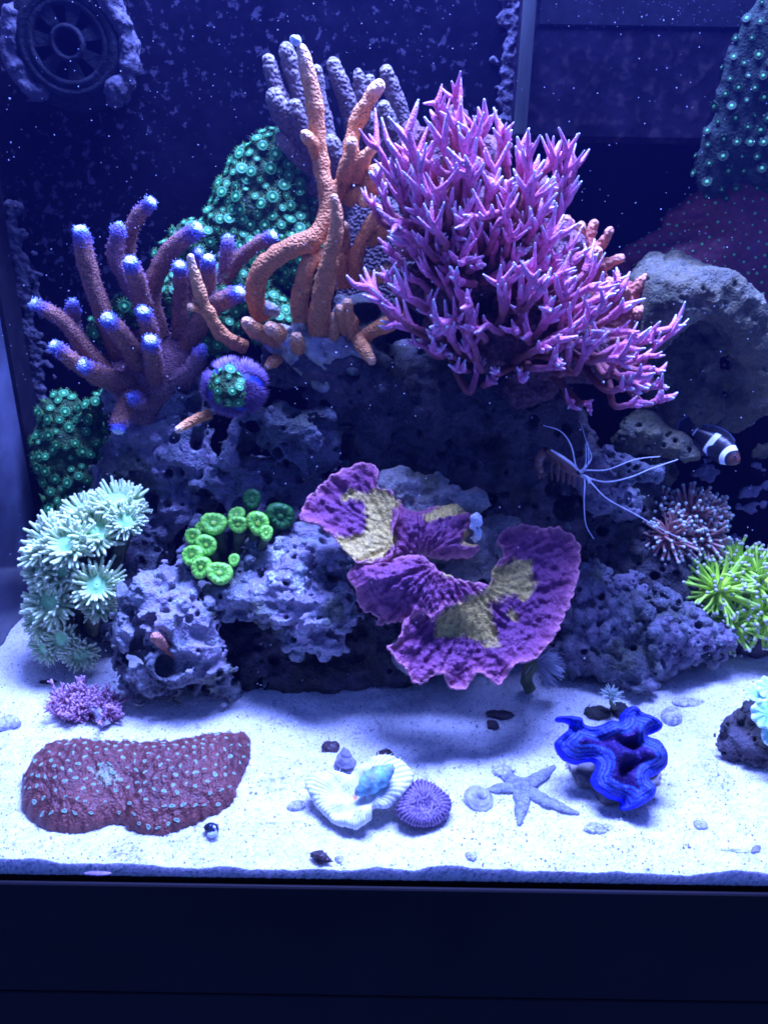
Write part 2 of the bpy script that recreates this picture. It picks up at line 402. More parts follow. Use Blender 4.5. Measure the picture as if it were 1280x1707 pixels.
tcn = [n for n in nt.nodes if n.type == 'TEX_COORD'][0]; nt.links.new(tcn.outputs['Object'], big.inputs['Vector'])
sx = nt.nodes.new('ShaderNodeSeparateXYZ'); nt.links.new(tcn.outputs['Object'], sx.inputs[0])
mr = nt.nodes.new('ShaderNodeMapRange'); mr.inputs[1].default_value = .02; mr.inputs[2].default_value = .26; mr.inputs[3].default_value = .04; mr.inputs[4].default_value = -.055
nt.links.new(sx.outputs[0], mr.inputs[0])
a1 = nt.nodes.new('ShaderNodeMath'); a1.operation = 'MULTIPLY_ADD'; nt.links.new(big.outputs[0], a1.inputs[0]); a1.inputs[1].default_value = .35; a1.inputs[2].default_value = -.175
a2 = nt.nodes.new('ShaderNodeMath'); nt.links.new(a1.outputs[0], a2.inputs[0]); nt.links.new(mr.outputs[0], a2.inputs[1])
a3 = nt.nodes.new('ShaderNodeMath'); nt.links.new(pn.outputs[0], a3.inputs[0]); nt.links.new(a2.outputs[0], a3.inputs[1]); nt.links.new(a3.outputs[0], rp.inputs[0])
m_side = pm('dim_side_glass', [(.3, (.05, .06, .10)), (.7, (.09, .10, .16))], scale=12, var=.3, vscale=40, rough=.12, spec=.5)
tank = thing('aquarium_tank', 'rimless glass reef aquarium with black back and black corner seal', 'aquarium', (0, .18, ZF - .012))
obj('front_pane', box(MB(), (XL, -.0040, ZF), (XR, -.0008, ZT)), glass_clear(), tank, smooth=False)
obj('back_pane', box(MB(), (XL, YB, ZF), (XR, YB + .012, ZT + .3)), m_back, tank, smooth=False, label='black back pane with crusts of violet algae')
obj('side_pane', box(MB(), (XL - .010, 0, ZF), (XL, YB + .012, ZT)), m_side, tank, smooth=False)
obj('side_pane', box(MB(), (XR, 0, ZF), (XR + .010, YB + .012, ZT)), m_side, tank, smooth=False)
obj('bottom_pane', box(MB(), (XL - .010, .0, ZF - .010), (XR + .010, YB + .012, ZF - .0005)), m_black, tank, smooth=False)
obj('corner_seal', box(MB(), (XL + .0005, YB - .036, ZF), (XL + .004, YB - .0005, ZT)), m_black, tank, smooth=False)
# crust along the seal on the back pane
m_crust = pm('violet_algae_crust', [(.3, (.035, .032, .05)), (.7, (.085, .08, .115))], scale=200, var=.3, bumps=(('noise', 500, .001, False),), rough=.9)
vx = Vox((XL, YB - .006, .02), (XL + .03, YB + .004, .36), .0012, .0012)
for k in range(420):
    z = rng.uniform(.03, .35); x = XL + .003 + abs(rng.normal(0, .0075)); r = rng.uniform(.0012, .0034); vx.ell((x, YB, z), (r, .0022, r*rng.uniform(.7, 1.3)))
mb = vx.field().noise(.0012, 420, 2).mesh()
obj('algae_crust', mb, m_crust, tank, kind='stuff')

vx = Vox(P(1080, 930, YB) - (0, .008, .01), P(1300, 760, YB) + (.01, .004, .01), .0014, .0016)
for k in range(240):
    px, py = rng.uniform(1090, 1290), rng.uniform(775, 925)
    if vn(np.array([px/38., py/38., 3.])) < -.05: continue
    p = P(px, py, YB); r = rng.uniform(.0016, .0042); vx.ell(p, (r, .0020, r*rng.uniform(.6, 1.2)))
obj('algae_crust', vx.field().noise(.0012, 380, 2).mesh(), pm('blue_violet_crust', [(.3, (.10, .10, .16)), (.7, (.17, .17, .25))], scale=200, var=.3, bumps=(('noise', 500, .0008, False),), rough=.9), tank, kind='stuff')
# ---- cabinet
m_cab = pm('black_laminate', [(.3, (.011, .010, .014)), (.7, (.014, .012, .018))], scale=5, detail=8, var=.12, vscale=18, rough=.6, spec=.08, bumps=(('noise', 300, .00006, False),))
m_brass = pm('dull_brass', [(.3, (.12, .09, .03)), (.7, (.2, .15, .05))], scale=60, rough=.4)
cab = thing('tank_cabinet', 'plain black laminate cabinet carrying the aquarium', 'cabinet', (0, .18, -.55))
XD = -.247
obj('carcass', box(MB(), (XL - .01, -.0040, -.55), (XR + .01, YB, ZF - .0105)), m_cab, cab, smooth=False)
def bev(mb, lo, hi, b=.0008):
    lo, hi = np.array(lo, float), np.array(hi, float); x0, y0, z0 = lo; x1, y1, z1 = hi
    v = np.array([[x0+b, y0, z0+b], [x1-b, y0, z0+b], [x1-b, y0, z1-b], [x0+b, y0, z1-b], [x0, y0+b, z0], [x1, y0+b, z0], [x1, y0+b, z1], [x0, y0+b, z1], [x0, y1, z0], [x1, y1, z0], [x1, y1, z1], [x0, y1, z1]])
    return mb.add(v, [[0, 1, 2, 3], [0, 4, 5, 1], [1, 5, 6, 2], [2, 6, 7, 3], [3, 7, 4, 0], [4, 8, 9, 5], [5, 9, 10, 6], [6, 10, 11, 7], [7, 11, 8, 4], [8, 11, 10, 9]])
zse = P(640, 1661, -.006)[2]
obj('front_panel', bev(MB(), (XD, -.0065, zse + .0008), (XR + .01, -.0043, ZF + .0002)), m_cab, cab, smooth=False)
obj('door', bev(MB(), (XD, -.0063, -.53), (XR + .01, -.0043, zse - .0008)), m_cab, cab, smooth=False)
pb = P(22, 1696, -.004); mbh = MB(); box(mbh, (pb[0]-.0035, -.0058, pb[2]-.02), (pb[0]-.0005, -.0041, pb[2]+.004)); obj('hinge', mbh, m_brass, cab, smooth=False)

# ---- overflow box, upper right, on the back pane
m_of = pm('algae_stained_black_acrylic', [(.3, (.006, .0055, .012)), (.7, (.012, .010, .020))], scale=30, var=.5, vscale=60, patch=(110, .52, .70, (.035, .026, .035), .8), bumps=(('noise', 110, .0005, False),), rough=.9, spec=.03)
x0 = P(872, 100, .325)[0]; zb = P(872, 235, .325)[2]
ofb = thing('overflow_box', 'dark algae-stained overflow box on the back wall, upper right', 'overflow box', (x0 + .1, YB - .02, zb))
obj('shell', bev(MB(), (x0, .326, zb), (.43, YB - .001, ZT + .08), .004), m_of, ofb, smooth=False)
m_ofs = pm('lit_acrylic_edge', [(.3, (.025, .032, .035)), (.7, (.05, .06, .06))], scale=60, var=.5, vscale=90, rough=.5, stretch=(1, 1, .2))  # paler colour stands for light falling on the box's left side
obj('lit_side_strip', bev(MB(), (x0 - .0035, .321, zb + .004), (x0 + .006, .3255, ZT + .08), .001), m_ofs, ofb, smooth=False)
vx = Vox((x0 - .03, YB - .006, zb - .02), (x0 + .004, YB + .004, ZT), .0012, .0012)
for k in range(330):
    z = zb + rng.uniform(-.01, .2); x = x0 + .001 - abs(rng.normal(.001, .006)); r = rng.uniform(.0012, .0032); vx.ell((x, YB, z), (r, .0022, r*rng.uniform(.7, 1.3)))
mb = vx.field().noise(.0012, 420, 2).mesh()
obj('algae_crust', mb, m_crust, ofb, kind='stuff')
zr = P(1000, 40, .3255)[2]
obj('lip', bev(MB(), (x0 + .0085, .3250, zr - .0015), (.43, .3258, zr + .03), .001), pm('blue_tinted_lip', [(.3, (.006, .007, .014)), (.7, (.010, .012, .022))], scale=50, var=.3, speck=(420, .07, (.3, .3, .5)), rough=.8, spec=.08), ofb, smooth=False)

# ---- circulation pump, upper left
pc = P(116, 72, .335); u = mpp(pc); ax = np.array([.12, -1, -.06]); ax /= np.linalg.norm(ax)
m_pump = pm('algae_filmed_grey_plastic', [(.3, (.008, .009, .014)), (.7, (.016, .018, .026))], scale=90, var=.45, vscale=120, rough=.85, spec=.06, bumps=(('noise', 300, .0008, False),))
m_pumpd = pm('dark_pump_cavity', [(.3, (.004, .004, .008)), (.7, (.008, .008, .014))], scale=60, rough=.9, spec=.05)
pump = thing('circulation_pump', 'round crusted circulation pump on the back wall, upper left', 'pump', pc)
obj('housing', lathe(MB(), [(102*u, -.03), (104*u, -.01), (98*u, .0), (90*u, .004), (84*u, .002), (80*u, .006), (72*u, .008), (67*u, .005), (62*u, .007), (56*u, .007), (54*u, .004), (54*u, -.006)], pc, ax, 56), m_pump, pump)
obj('backplate', lathe(MB(), [(54*u, -.006), (1e-5, -.006)], pc, ax, 40), m_pumpd, pump)
obj('nozzle', lathe(MB(), [(18*u, -.005), (19*u, .006), (22*u, .009), (27*u, .008), (29*u, .004), (29*u, -.005)], pc, ax, 36), m_pump, pump)
qq = Vector(ax).to_track_quat('Z', 'Y'); Mx = np.array(qq.to_matrix())
for k in range(7):
    th = 2*np.pi*k/7 + .35; e = Mx @ np.array([math.cos(th), math.sin(th), 0]); s_ = Mx @ np.array([-math.sin(th), math.cos(th), 0]); mb = MB(); v = []
    for rr, ww in ((27*u, 7*u), (55*u, 13*u)):
        for hh in (.001, .0055):
            for sg in (-1, 1): v.append(pc + e*rr + s_*ww*sg + ax*hh)
    mb.add(v, [[2, 3, 7, 6], [0, 4, 5, 1], [0, 2, 6, 4], [1, 5, 7, 3]]); obj('spoke', mb, m_pump, pump, smooth=False)
vx = Vox(pc - .07, pc + .07, .0014, .002)
for k in range(150):
    th = rng.uniform(-1.0, 1.2) if k < 100 else rng.uniform(2.2, 4.2); rr = rng.uniform(86, 106)*u; p = pc + Mx @ np.array([math.cos(th)*rr, math.sin(th)*rr, rng.uniform(-.006, .004)])
    vx.ell(p, rng.uniform(.0022, .005))
obj('crust', vx.field().noise(.0015, 350, 2).mesh(), m_crust, pump)

# ================================================================== live rock
def rock_mat(name, base, pale, dark, tint):
    return pm(name, [(.20, dark), (.45, base), (.60, tint), (.72, base), (.9, pale)], attr='t', var=.35, vscale=420, mcol=(tuple(x*.30 for x in base), (base[0]*.62, base[1]*.66, base[2]*.40)), medge=.16, bumps=(('noise', 560, .0015, False),), rough=.8, spec=.25)
def speckle(mb, sc=85, seed=0):        # mottling of the rock, one value per vertex
    v = mb.V(); mb.a = [np.clip(.47 + .20 * fbm(v * sc + seed, 3) + .30 * vn(v * sc * .3 + seed) + .07 * rng.standard_normal(len(v)), 0, 1)]; mb.m = [np.clip(.5 + .75*(fbm(v * 34 + seed + 7, 3) - .42), 0, 1)]; return mb
m_rock = rock_mat('coralline_rock', (.17, .18, .22), (.50, .53, .56), (.045, .05, .065), (.19, .15, .22))
m_rockd = rock_mat('shaded_live_rock', (.075, .07, .085), (.17, .165, .19), (.025, .025, .033), (.075, .06, .07))  # rock copy darkened for the shade in the pile; dark stones share it
m_rockp = rock_mat('pale_coralline_rock', (.29, .31, .34), (.80, .83, .84), (.075, .08, .10), (.32, .25, .34))  # lightened rock copy, highlights of the front rocks put into its colour
m_rockg = rock_mat('grey_brown_rock', (.095, .095, .065), (.20, .20, .125), (.035, .036, .032), (.10, .09, .045))
def rock(name, label, blobs, mat, h=.0016, k=.006, amp=.005, sc=60, holes=60, hr=(.002, .006), lumps=50, lr=(.003, .008), parent=None, squash=(1, 1, 1), stretch=(1, 1, 1.4), cat='rock', part='body'):
    c = np.array([P(b[0], b[1], b[2]) for b in blobs]); r = np.array([b[3] * mpp(p) for b, p in zip(blobs, c)])
    vx = Vox((c - r[:, None]).min(0) - .012, (c + r[:, None]).max(0) + .012, h, k)
    for p, rr in zip(c, r): vx.ell(p, rr * np.array(squash))
    vx.field(); vx.noise(amp, sc, 3, stretch=stretch, seed=len(name)); 
    if lumps: vx.lump(vx.surf(lumps), rng.uniform(lr[0], lr[1], lumps) * .8)
    vx.noise(amp * .22, sc * 2.6, 2, ridge=True, seed=3)
    if lumps: vx.lump(vx.surf(lumps), rng.uniform(lr[0], lr[1], lumps) * .55)
    if holes: vx.bore(holes*2, max(hr[0], h*.9), hr[1]); vx.bore(holes//6, hr[1], hr[1]*1.7, 1.6)
    vx.noise(amp * .10, sc * 7, 2, seed=9)
    mb = speckle(vx.mesh(), 85, len(label)); base = c.mean(0); base[2] = max(c[:, 2].min(), 0)
    if parent is None:
        o = obj(name, mb, mat); o.data.transform(Matrix.Translation(-Vector(base))); o.location = base; tag(o, label, cat); o['_'] = 1; del o['_']
    else: o = obj(part, mb, mat, parent)
    return o, vx
rock('live_rock', 'pale pitted live rock at front left beside the pale green tentacled polyps',
     [(245, 985, .175, 46), (232, 1050, .163, 44), (225, 1105, .16, 38), (290, 1105, .15, 46), (320, 1050, .158, 44), (270, 1030, .16, 40), (300, 975, .185, 40), (330, 940, .20, 34), (345, 1100, .155, 38), (250, 1130, .158, 36), (330, 1140, .157, 32), (370, 1150, .163, 30)],
     m_rockp, h=.0012, k=.004, amp=.0060, sc=62, holes=150, hr=(.0011, .0075), lumps=70, lr=(.003, .0075))
rock('live_rock', 'pale ledge-like live rock at front centre below the green candy-cane corals',
     [(400, 985, .182, 36), (440, 1000, .172, 36), (480, 985, .17, 42), (520, 1000, .166, 42), (555, 1015, .168, 38), (420, 940, .2, 30), (470, 930, .198, 38), (520, 905, .2, 36), (550, 930, .195, 38), (500, 1050, .17, 34), (545, 1060, .172, 32), (370, 1000, .178, 24)],
     m_rockp, h=.0012, k=.004, amp=.0068, sc=58, holes=90, hr=(.0010, .004), lumps=90, lr=(.003, .008), stretch=(.8, 1, 1.9))
rock('live_rock', 'shaded dark foot of the rock pile behind the front sand',
     [(420, 1110, .195, 50), (480, 1130, .19, 48), (540, 1120, .195, 54), (600, 1120, .195, 50), (660, 1080, .2, 60), (720, 1050, .21, 60), (400, 1060, .215, 50), (460, 1040, .22, 60), (540, 1000, .225, 60), (640, 1000, .225, 70), (780, 1000, .225, 70), (860, 980, .235, 70), (640, 1140, .19, 34), (350, 1130, .19, 40)],
     m_rockd, h=.0018, holes=60, lumps=60)
rock('live_rock', 'blue-violet pitted rock at upper left under the brown finger coral',
     [(215, 775, .285, 42), (270, 775, .28, 40), (320, 760, .275, 40), (250, 720, .295, 50), (310, 700, .29, 45), (190, 800, .29, 36), (260, 850, .285, 38), (330, 830, .28, 30), (250, 900, .27, 40), (300, 850, .27, 30), (230, 960, .25, 50), (180, 1020, .235, 50), (310, 640, .295, 40), (230, 650, .3, 50)],
     m_rock, h=.0016, holes=120, hr=(.0014, .006), lumps=70)
rock('live_rock', 'blue porous rock below the sea urchin',
     [(420, 710, .255, 34), (470, 705, .247, 36), (520, 715, .243, 34), (545, 700, .245, 24), (490, 750, .25, 34), (530, 765, .247, 24), (400, 760, .26, 40), (380, 800, .262, 34), (440, 800, .262, 44), (500, 810, .265, 44), (340, 800, .27, 30), (560, 740, .262, 40), (430, 850, .255, 50), (520, 860, .25, 50), (400, 900, .24, 46), (350, 900, .24, 40)],
     m_rock, h=.0014, k=.0035, holes=130, hr=(.0016, .0085), lumps=60)
rock('live_rock', 'dark central rock carrying the orange and the pink branching corals',
     [(470, 600, .268, 40), (520, 600, .262, 40), (580, 610, .262, 44), (630, 640, .262, 44), (650, 680, .262, 40), (560, 660, .268, 50), (620, 720, .275, 60), (700, 700, .285, 70), (780, 680, .29, 70), (860, 680, .29, 70), (920, 720, .29, 60), (700, 790, .285, 70), (800, 790, .28, 70), (900, 800, .285, 70), (640, 800, .275, 60), (720, 870, .265, 70), (820, 880, .262, 70), (920, 880, .27, 60), (600, 540, .285, 50), (960, 780, .29, 50), (680, 620, .29, 50), (760, 600, .295, 60), (860, 600, .3, 60)],
     m_rockd, h=.0018, holes=110, hr=(.002, .008), lumps=80)
rock('live_rock', 'knobby dark blue rubble rock on the sand at right',
     [(960, 1030, .215, 36), (1000, 1050, .205, 40), (1040, 1030, .205, 38), (1080, 1060, .20, 36), (1120, 1050, .20, 34), (1160, 1060, .203, 32), (1010, 1100, .19, 36), (1050, 1110, .186, 38), (960, 1090, .2, 34), (1090, 1100, .195, 28), (1040, 985, .22, 28), (980, 980, .225, 36), (1190, 1075, .205, 24), (1110, 1010, .215, 26), (1150, 1035, .21, 24), (1050, 1070, .21, 50), (1130, 1080, .21, 34)],
     m_rock, h=.0013, k=.0028, amp=.0035, sc=90, holes=70, hr=(.0012, .004), lumps=230, lr=(.0035, .0085))
rock('live_rock', 'dark rock at right behind the pink bubble-tipped coral',
     [(980, 900, .28, 60), (1040, 880, .285, 54), (1100, 900, .29, 50), (1030, 950, .27, 56), (1100, 970, .262, 60), (1180, 980, .27, 60), (1250, 1000, .27, 60), (1240, 1060, .25, 46), (1060, 830, .295, 50), (1000, 840, .29, 50), (1180, 1060, .24, 36)],
     m_rockd, h=.0018, holes=70, lumps=60)
rock('live_rock', 'small pale forked rock beside the cleaner shrimp',
     [(1012, 752, .225, 13), (1025, 768, .22, 15), (1045, 780, .215, 18), (1068, 786, .21, 17), (1090, 790, .207, 15), (1040, 800, .215, 15), (1030, 820, .213, 13), (1045, 830, .213, 10), (1010, 800, .235, 24), (1000, 830, .25, 30), (985, 790, .25, 34), (1040, 840, .255, 30)],
     m_rock, h=.0010, k=.0022, amp=.0022, sc=120, holes=60, hr=(.0009, .003), lumps=24, lr=(.002, .0045))
rock('live_rock', 'flat grey-green slab leaning behind the cleaner shrimp',
     [(1060, 715, .285, 22), (1090, 722, .28, 24), (1120, 738, .272, 24), (1145, 758, .268, 20), (1100, 745, .282, 24), (1050, 735, .29, 28), (1075, 700, .29, 24), (1080, 780, .30, 40)],
     m_rockg, h=.0014, k=.004, amp=.0022, sc=70, holes=14, lumps=14, squash=(1.15, 1, .72))
# grey dish-shaped plate at right: thick curled rim, hollow face
vx = Vox(P(1070, 740, .35) - (.03, .09, .06), P(1300, 450, .27) + .06, .0016, .006)
rim = path([(1085, 560, .285), (1092, 505, .282), (1140, 485, .278), (1190, 492, .276), (1232, 525, .278), (1255, 565, .282), (1285, 590, .288)]); rs = spline(rim, 26)
for a_, b_ in zip(rs[:-1], rs[1:]): vx.cap(a_, b_, .0075, .0075)
for a_ in rs[::2]: vx.cap(a_, np.array([a_[0], .362, a_[2] + .012]), .0065, .009)  # roof from rim to back wall, added to shade the hollow
for px, py, Y, r in ((1120, 570, .345, 40), (1150, 540, .352, 44), (1190, 540, .352, 44), (1150, 620, .34, 44), (1110, 640, .33, 40), (1130, 680, .322, 40), (1170, 680, .33, 36), (1200, 560, .355, 40), (1230, 620, .352, 44), (1100, 600, .335, 34), (1220, 680, .35, 44), (1270, 660, .35, 40), (1260, 740, .352, 36)):
    vx.ell(P(px, py, Y), r * mpp(P(px, py, Y)) * np.array([1, .7, 1]))
vx.field().noise(.0035, 70, 3); vx.carve(vx.surf(150), rng.uniform(.001, .0026, 150)); vx.noise(.0010, 300, 2)
mb = speckle(vx.mesh(), 60); b0 = P(1150, 740, .33); o = obj('plate_rock', mb, m_rockg); o.data.transform(Matrix.Translation(-Vector(b0))); o.location = b0
tag(o, 'large grey-green dish-shaped rock with thick rim at right', 'rock')
# ================================================================== corals
PX = .00046
# ---- brown finger coral with glowing blue-white tips (left)
m_finger = pm('brown_fuzzy_coral_blue_tips', [(0, (.28, .11, .075)), (.78, (.42, .18, .11)), (.87, (.20, .12, .36)), (.92, (.16, .24, .90)), (.942, (.55, .80, 1.0)), (.96, (.95, .99, 1.0))], attr='t', dist=.08, var=.5, vscale=700,
              bumps=(('noise', 900, .0018, False), ('vor', 700, .0014, False)), rough=.75)
m_fingerd = pm('brown_fuzzy_coral', [(0, (.26, .12, .14)), (.8, (.34, .17, .20)), (.95, (.17, .14, .55)), (1, (.2, .2, .7))], attr='t', dist=.10, var=.5, vscale=700, bumps=(('noise', 900, .0018, False), ('vor', 700, .0014, False)), rough=.75)
m_fuzz = pm('polyp_fuzz', [(0, (.30, .15, .20)), (.72, (.36, .18, .26)), (.84, (.22, .2, .8)), (1, (.45, .6, 1.0))], attr='t', var=.2, rough=.9)
base = P(235, 640, .285)
fc = thing('finger_coral', 'brown fuzzy finger coral with glowing blue-white tips at left', 'coral', base)
FB = [  # points base -> tip, radius px, lit tip
 ([(200, 590, .285), (172, 520, .275), (148, 451, .268), (136, 390, .262)], 20, 1),
 ([(250, 540, .285), (215, 470, .28), (193, 425, .277), (198, 385, .273)], 18, 0),
 ([(240, 520, .295), (215, 440, .292), (222, 375, .287), (250, 340, .28)], 15, 1),
 ([(245, 530, .28), (232, 480, .265), (219, 440, .248)], 19, 1),
 ([(265, 560, .285), (252, 490, .285), (280, 425, .28), (325, 384, .27)], 20, 1),
 ([(300, 560, .285), (302, 490, .28), (300, 446, .262)], 16, 1),
 ([(310, 560, .29), (318, 480, .288), (328, 424, .275)], 14, 1),
 ([(330, 570, .29), (345, 490, .28), (348, 436, .265)], 17, 1),
 ([(340, 560, .295), (372, 470, .297), (380, 404, .292)], 15, 0),
 ([(350, 560, .295), (386, 450, .295), (424, 412, .287), (452, 394, .28)], 14, 1),
 ([(310, 580, .285), (352, 515, .272), (396, 490, .258)], 20, 1),
 ([(190, 630, .28), (144, 580, .27), (104, 534, .262), (62, 509, .252)], 16, 1),
 ([(180, 630, .285), (138, 585, .28), (122, 540, .277), (122, 510, .274)], 15, 0),
 ([(215, 645, .275), (170, 632, .266), (128, 606, .258), (94, 579, .248)], 17, 1),
 ([(220, 640, .27), (175, 625, .258), (142, 610, .244)], 17, 1),
 ([(235, 610, .275), (208, 565, .262), (182, 534, .246)], 20, 1),
 ([(260, 600, .275), (250, 555, .262), (240, 522, .249)], 17, 1),
 ([(260, 630, .27), (256, 600, .258), (251, 571, .242)], 19, 1),
 ([(235, 650, .275), (215, 665, .262), (200, 700, .250), (198, 712, .246)], 18, 1),
 ([(240, 660, .275), (232, 668, .262), (224, 664, .255)], 17, 0),
 ([(270, 640, .28), (310, 620, .272), (335, 585, .27)], 15, 0),
]
vx = Vox(P(150, 720, .30) - .02, P(350, 520, .27) + .03, .0018, .005)
for px, py, Y, r in ((235, 640, .288, 46), (200, 620, .29, 34), (280, 620, .29, 44), (310, 590, .292, 36), (250, 580, .292, 40), (240, 690, .288, 34)): p = P(px, py, Y); vx.ell(p, r * mpp(p))
obj('base', vx.field().noise(.002, 120, 2).mesh(), m_fingerd, fc)
for pts, r, lit in FB:
    c = path(pts); u = mpp(c[-1]); mb = MB()
    tube(mb, c, np.array([1.05, .98, .90, .88, .78]) * r * u * .90, 16, 26, t0=0, t1=.885, tcap=1.0, bump=.0007, bs=260)
    br = obj('branch', mb, m_finger if lit else m_fingerd, fc)
    V = mb.V(); q = mb.q[0]; N = normals(V, q); tt = np.concatenate(mb.a)
    if len(V) < 60: continue
    fz = MB(); idx = rng.integers(0, len(V), 620)
    for i in idx:
        if tt[i] > .975 and lit: continue
        d = N[i] + rng.normal(0, .45, 3); d /= np.linalg.norm(d); p = V[i] + rng.normal(0, .0006, 3); e = p + d * rng.uniform(.0008, .0019); s_ = np.cross(d, (0.3, .2, 1)); s_ /= np.linalg.norm(s_); s2 = np.cross(d, s_); w_ = .00028
        fz.add([p + s_*w_, p - s_*w_*.5 + s2*w_, p - s_*w_*.5 - s2*w_, e], t=[[0, 1, 3], [1, 2, 3], [2, 0, 3]], a=tt[i])
    obj('polyp_fuzz', fz, m_fuzz, br, kind='stuff')

# ---- orange velvet branching coral (centre)
m_orange = pm('orange_velvet_coral', [(0, (.52, .18, .055)), (.6, (.74, .29, .09)), (.90, (.88, .40, .15)), (1, (1.0, .66, .42))], attr='t', dist=.06, var=.3, vscale=500,
              bumps=(('smooth', 640, .0018, True),), rough=.7)
OB = [
 ([(438, 528, .262), (426, 498, .255), (436, 450, .247), (478, 416, .243), (515, 404, .243), (537, 380, .246), (546, 345, .25), (540, 300, .254), (530, 240, .255), (526, 190, .253), (516, 130, .25), (503, 84, .248)], [17, 17, 17, 17, 17, 15, 14, 14, 14, 13.5, 13, 10]),
 ([(530, 262, .254), (520, 240, .248), (508, 226, .243)], [11, 11, 10]),
 ([(548, 345, .25), (563, 318, .254), (580, 286, .257), (588, 228, .26), (608, 178, .26), (631, 144, .258)], [14, 13, 14, 12, 13, 12]),
 ([(572, 300, .25), (584, 265, .244), (588, 240, .241)], [13, 13, 11]),
 ([(595, 300, .252), (603, 268, .246), (625, 244, .240)], [14, 12, 9]),
 ([(600, 330, .262), (625, 300, .252), (645, 285, .245)], [20, 22, 18]),
 ([(580, 330, .262), (600, 320, .25), (610, 335, .244)], [14, 12, 10]),
 ([(530, 575, .255), (531, 530, .245), (540, 475, .235), (552, 425, .228), (561, 370, .223), (558, 330, .22)], [19, 19, 17, 14, 11, 7]),
 ([(556, 420, .25), (560, 380, .252), (556, 340, .252)], [14, 14, 14]),
 ([(408, 578, .252), (384, 568, .245), (361, 546, .238), (344, 514, .232), (331, 478, .228), (318, 430, .225)], [13, 13, 12, 11, 10, 7.5]),
 ([(342, 518, .232), (328, 514, .228), (318, 513, .225)], [6, 6, 6]),
 ([(395, 570, .244), (372, 560, .246), (352, 540, .248)], [10, 9, 6]),
 ([(470, 572, .256), (440, 558, .25), (422, 548, .244), (411, 538, .240)], [15, 15, 13, 12]),
 ([(480, 580, .255), (466, 558, .247), (452, 548, .240)], [15, 14, 14]),
 ([(520, 590, .258), (500, 525, .252), (503, 480, .247), (514, 442, .245), (535, 425, .248)], [16, 15, 15, 15, 14]),
 ([(595, 572, .255), (584, 535, .247), (579, 505, .242)], [13, 12, 9]),
 ([(575, 555, .25), (568, 525, .243), (566, 515, .24)], [10, 10, 9]),
 ([(595, 560, .25), (604, 578, .24), (620, 600, .232)], [12, 12, 10]),
 ([(595, 572, .252), (625, 550, .245), (650, 538, .24), (668, 526, .238)], [12, 14, 14, 11]),
 ([(590, 470, .262), (596, 420, .252), (612, 382, .245), (633, 354, .24)], [12, 12, 11, 10]),
 ([(615, 400, .255), (640, 385, .248), (650, 372, .244)], [12, 14, 13]),
 ([(605, 470, .262), (630, 462, .252), (645, 450, .248)], [12, 12, 10]),
 ([(470, 592, .256), (455, 604, .246), (447, 610, .243)], [10, 10, 8]),
 ([(505, 590, .255), (496, 575, .242), (494, 562, .238)], [12, 12, 10]),
 ([(560, 590, .258), (556, 560, .25), (558, 530, .248)], [14, 13, 11]),
 ([(575, 480, .262), (570, 430, .262), (574, 380, .264)], [14, 13, 12]),
]
oc = thing('branching_coral', 'tall orange velvety branching coral in the centre', 'coral', P(520, 590, .262))
for k, (pts, rad) in enumerate(OB):
    c = path(pts); mb = MB(); rr = np.array(rad) * .00043
    tube(mb, c, rr * np.where(np.arange(len(rr)) == len(rr)-1, .9, 1), 18, 14 + 9*len(pts), bump=.0011, bs=150, t0=0, t1=1.0 if k in (0, 2, 9, 5) else .93)
    obj('branch', mb, m_orange, oc)
m_oldbase = pm('dead_coral_base', [(.3, (.20, .20, .16)), (.5, (.36, .34, .26)), (.7, (.52, .50, .46))], scale=120, var=.4, bumps=(('noise', 400, .0015, False),), rough=.8, patch=(60, .5, .6, (.28, .25, .32), .7))
vx = Vox(P(430, 640, .27) - .02, P(650, 520, .25) + .03, .0014, .004)
for px, py, Y, r in ((470, 575, .262, 22), (500, 590, .256, 24), (530, 600, .256, 26), (560, 590, .256, 24), (590, 585, .258, 20), (520, 620, .254, 18), (440, 560, .254, 12), (610, 565, .252, 13), (530, 575, .247, 16), (500, 572, .247, 14), (565, 575, .25, 14), (480, 560, .254, 12), (545, 640, .256, 16), (605, 590, .252, 12), (500, 545, .252, 13), (450, 515, .262, 14), (590, 600, .262, 26)): p = P(px, py, Y); vx.ell(p, r * mpp(p))
vx.field().noise(.003, 110, 3).carve(vx.surf(26), .003); obj('base', vx.noise(.0008, 400, 2).mesh(), m_oldbase, oc)

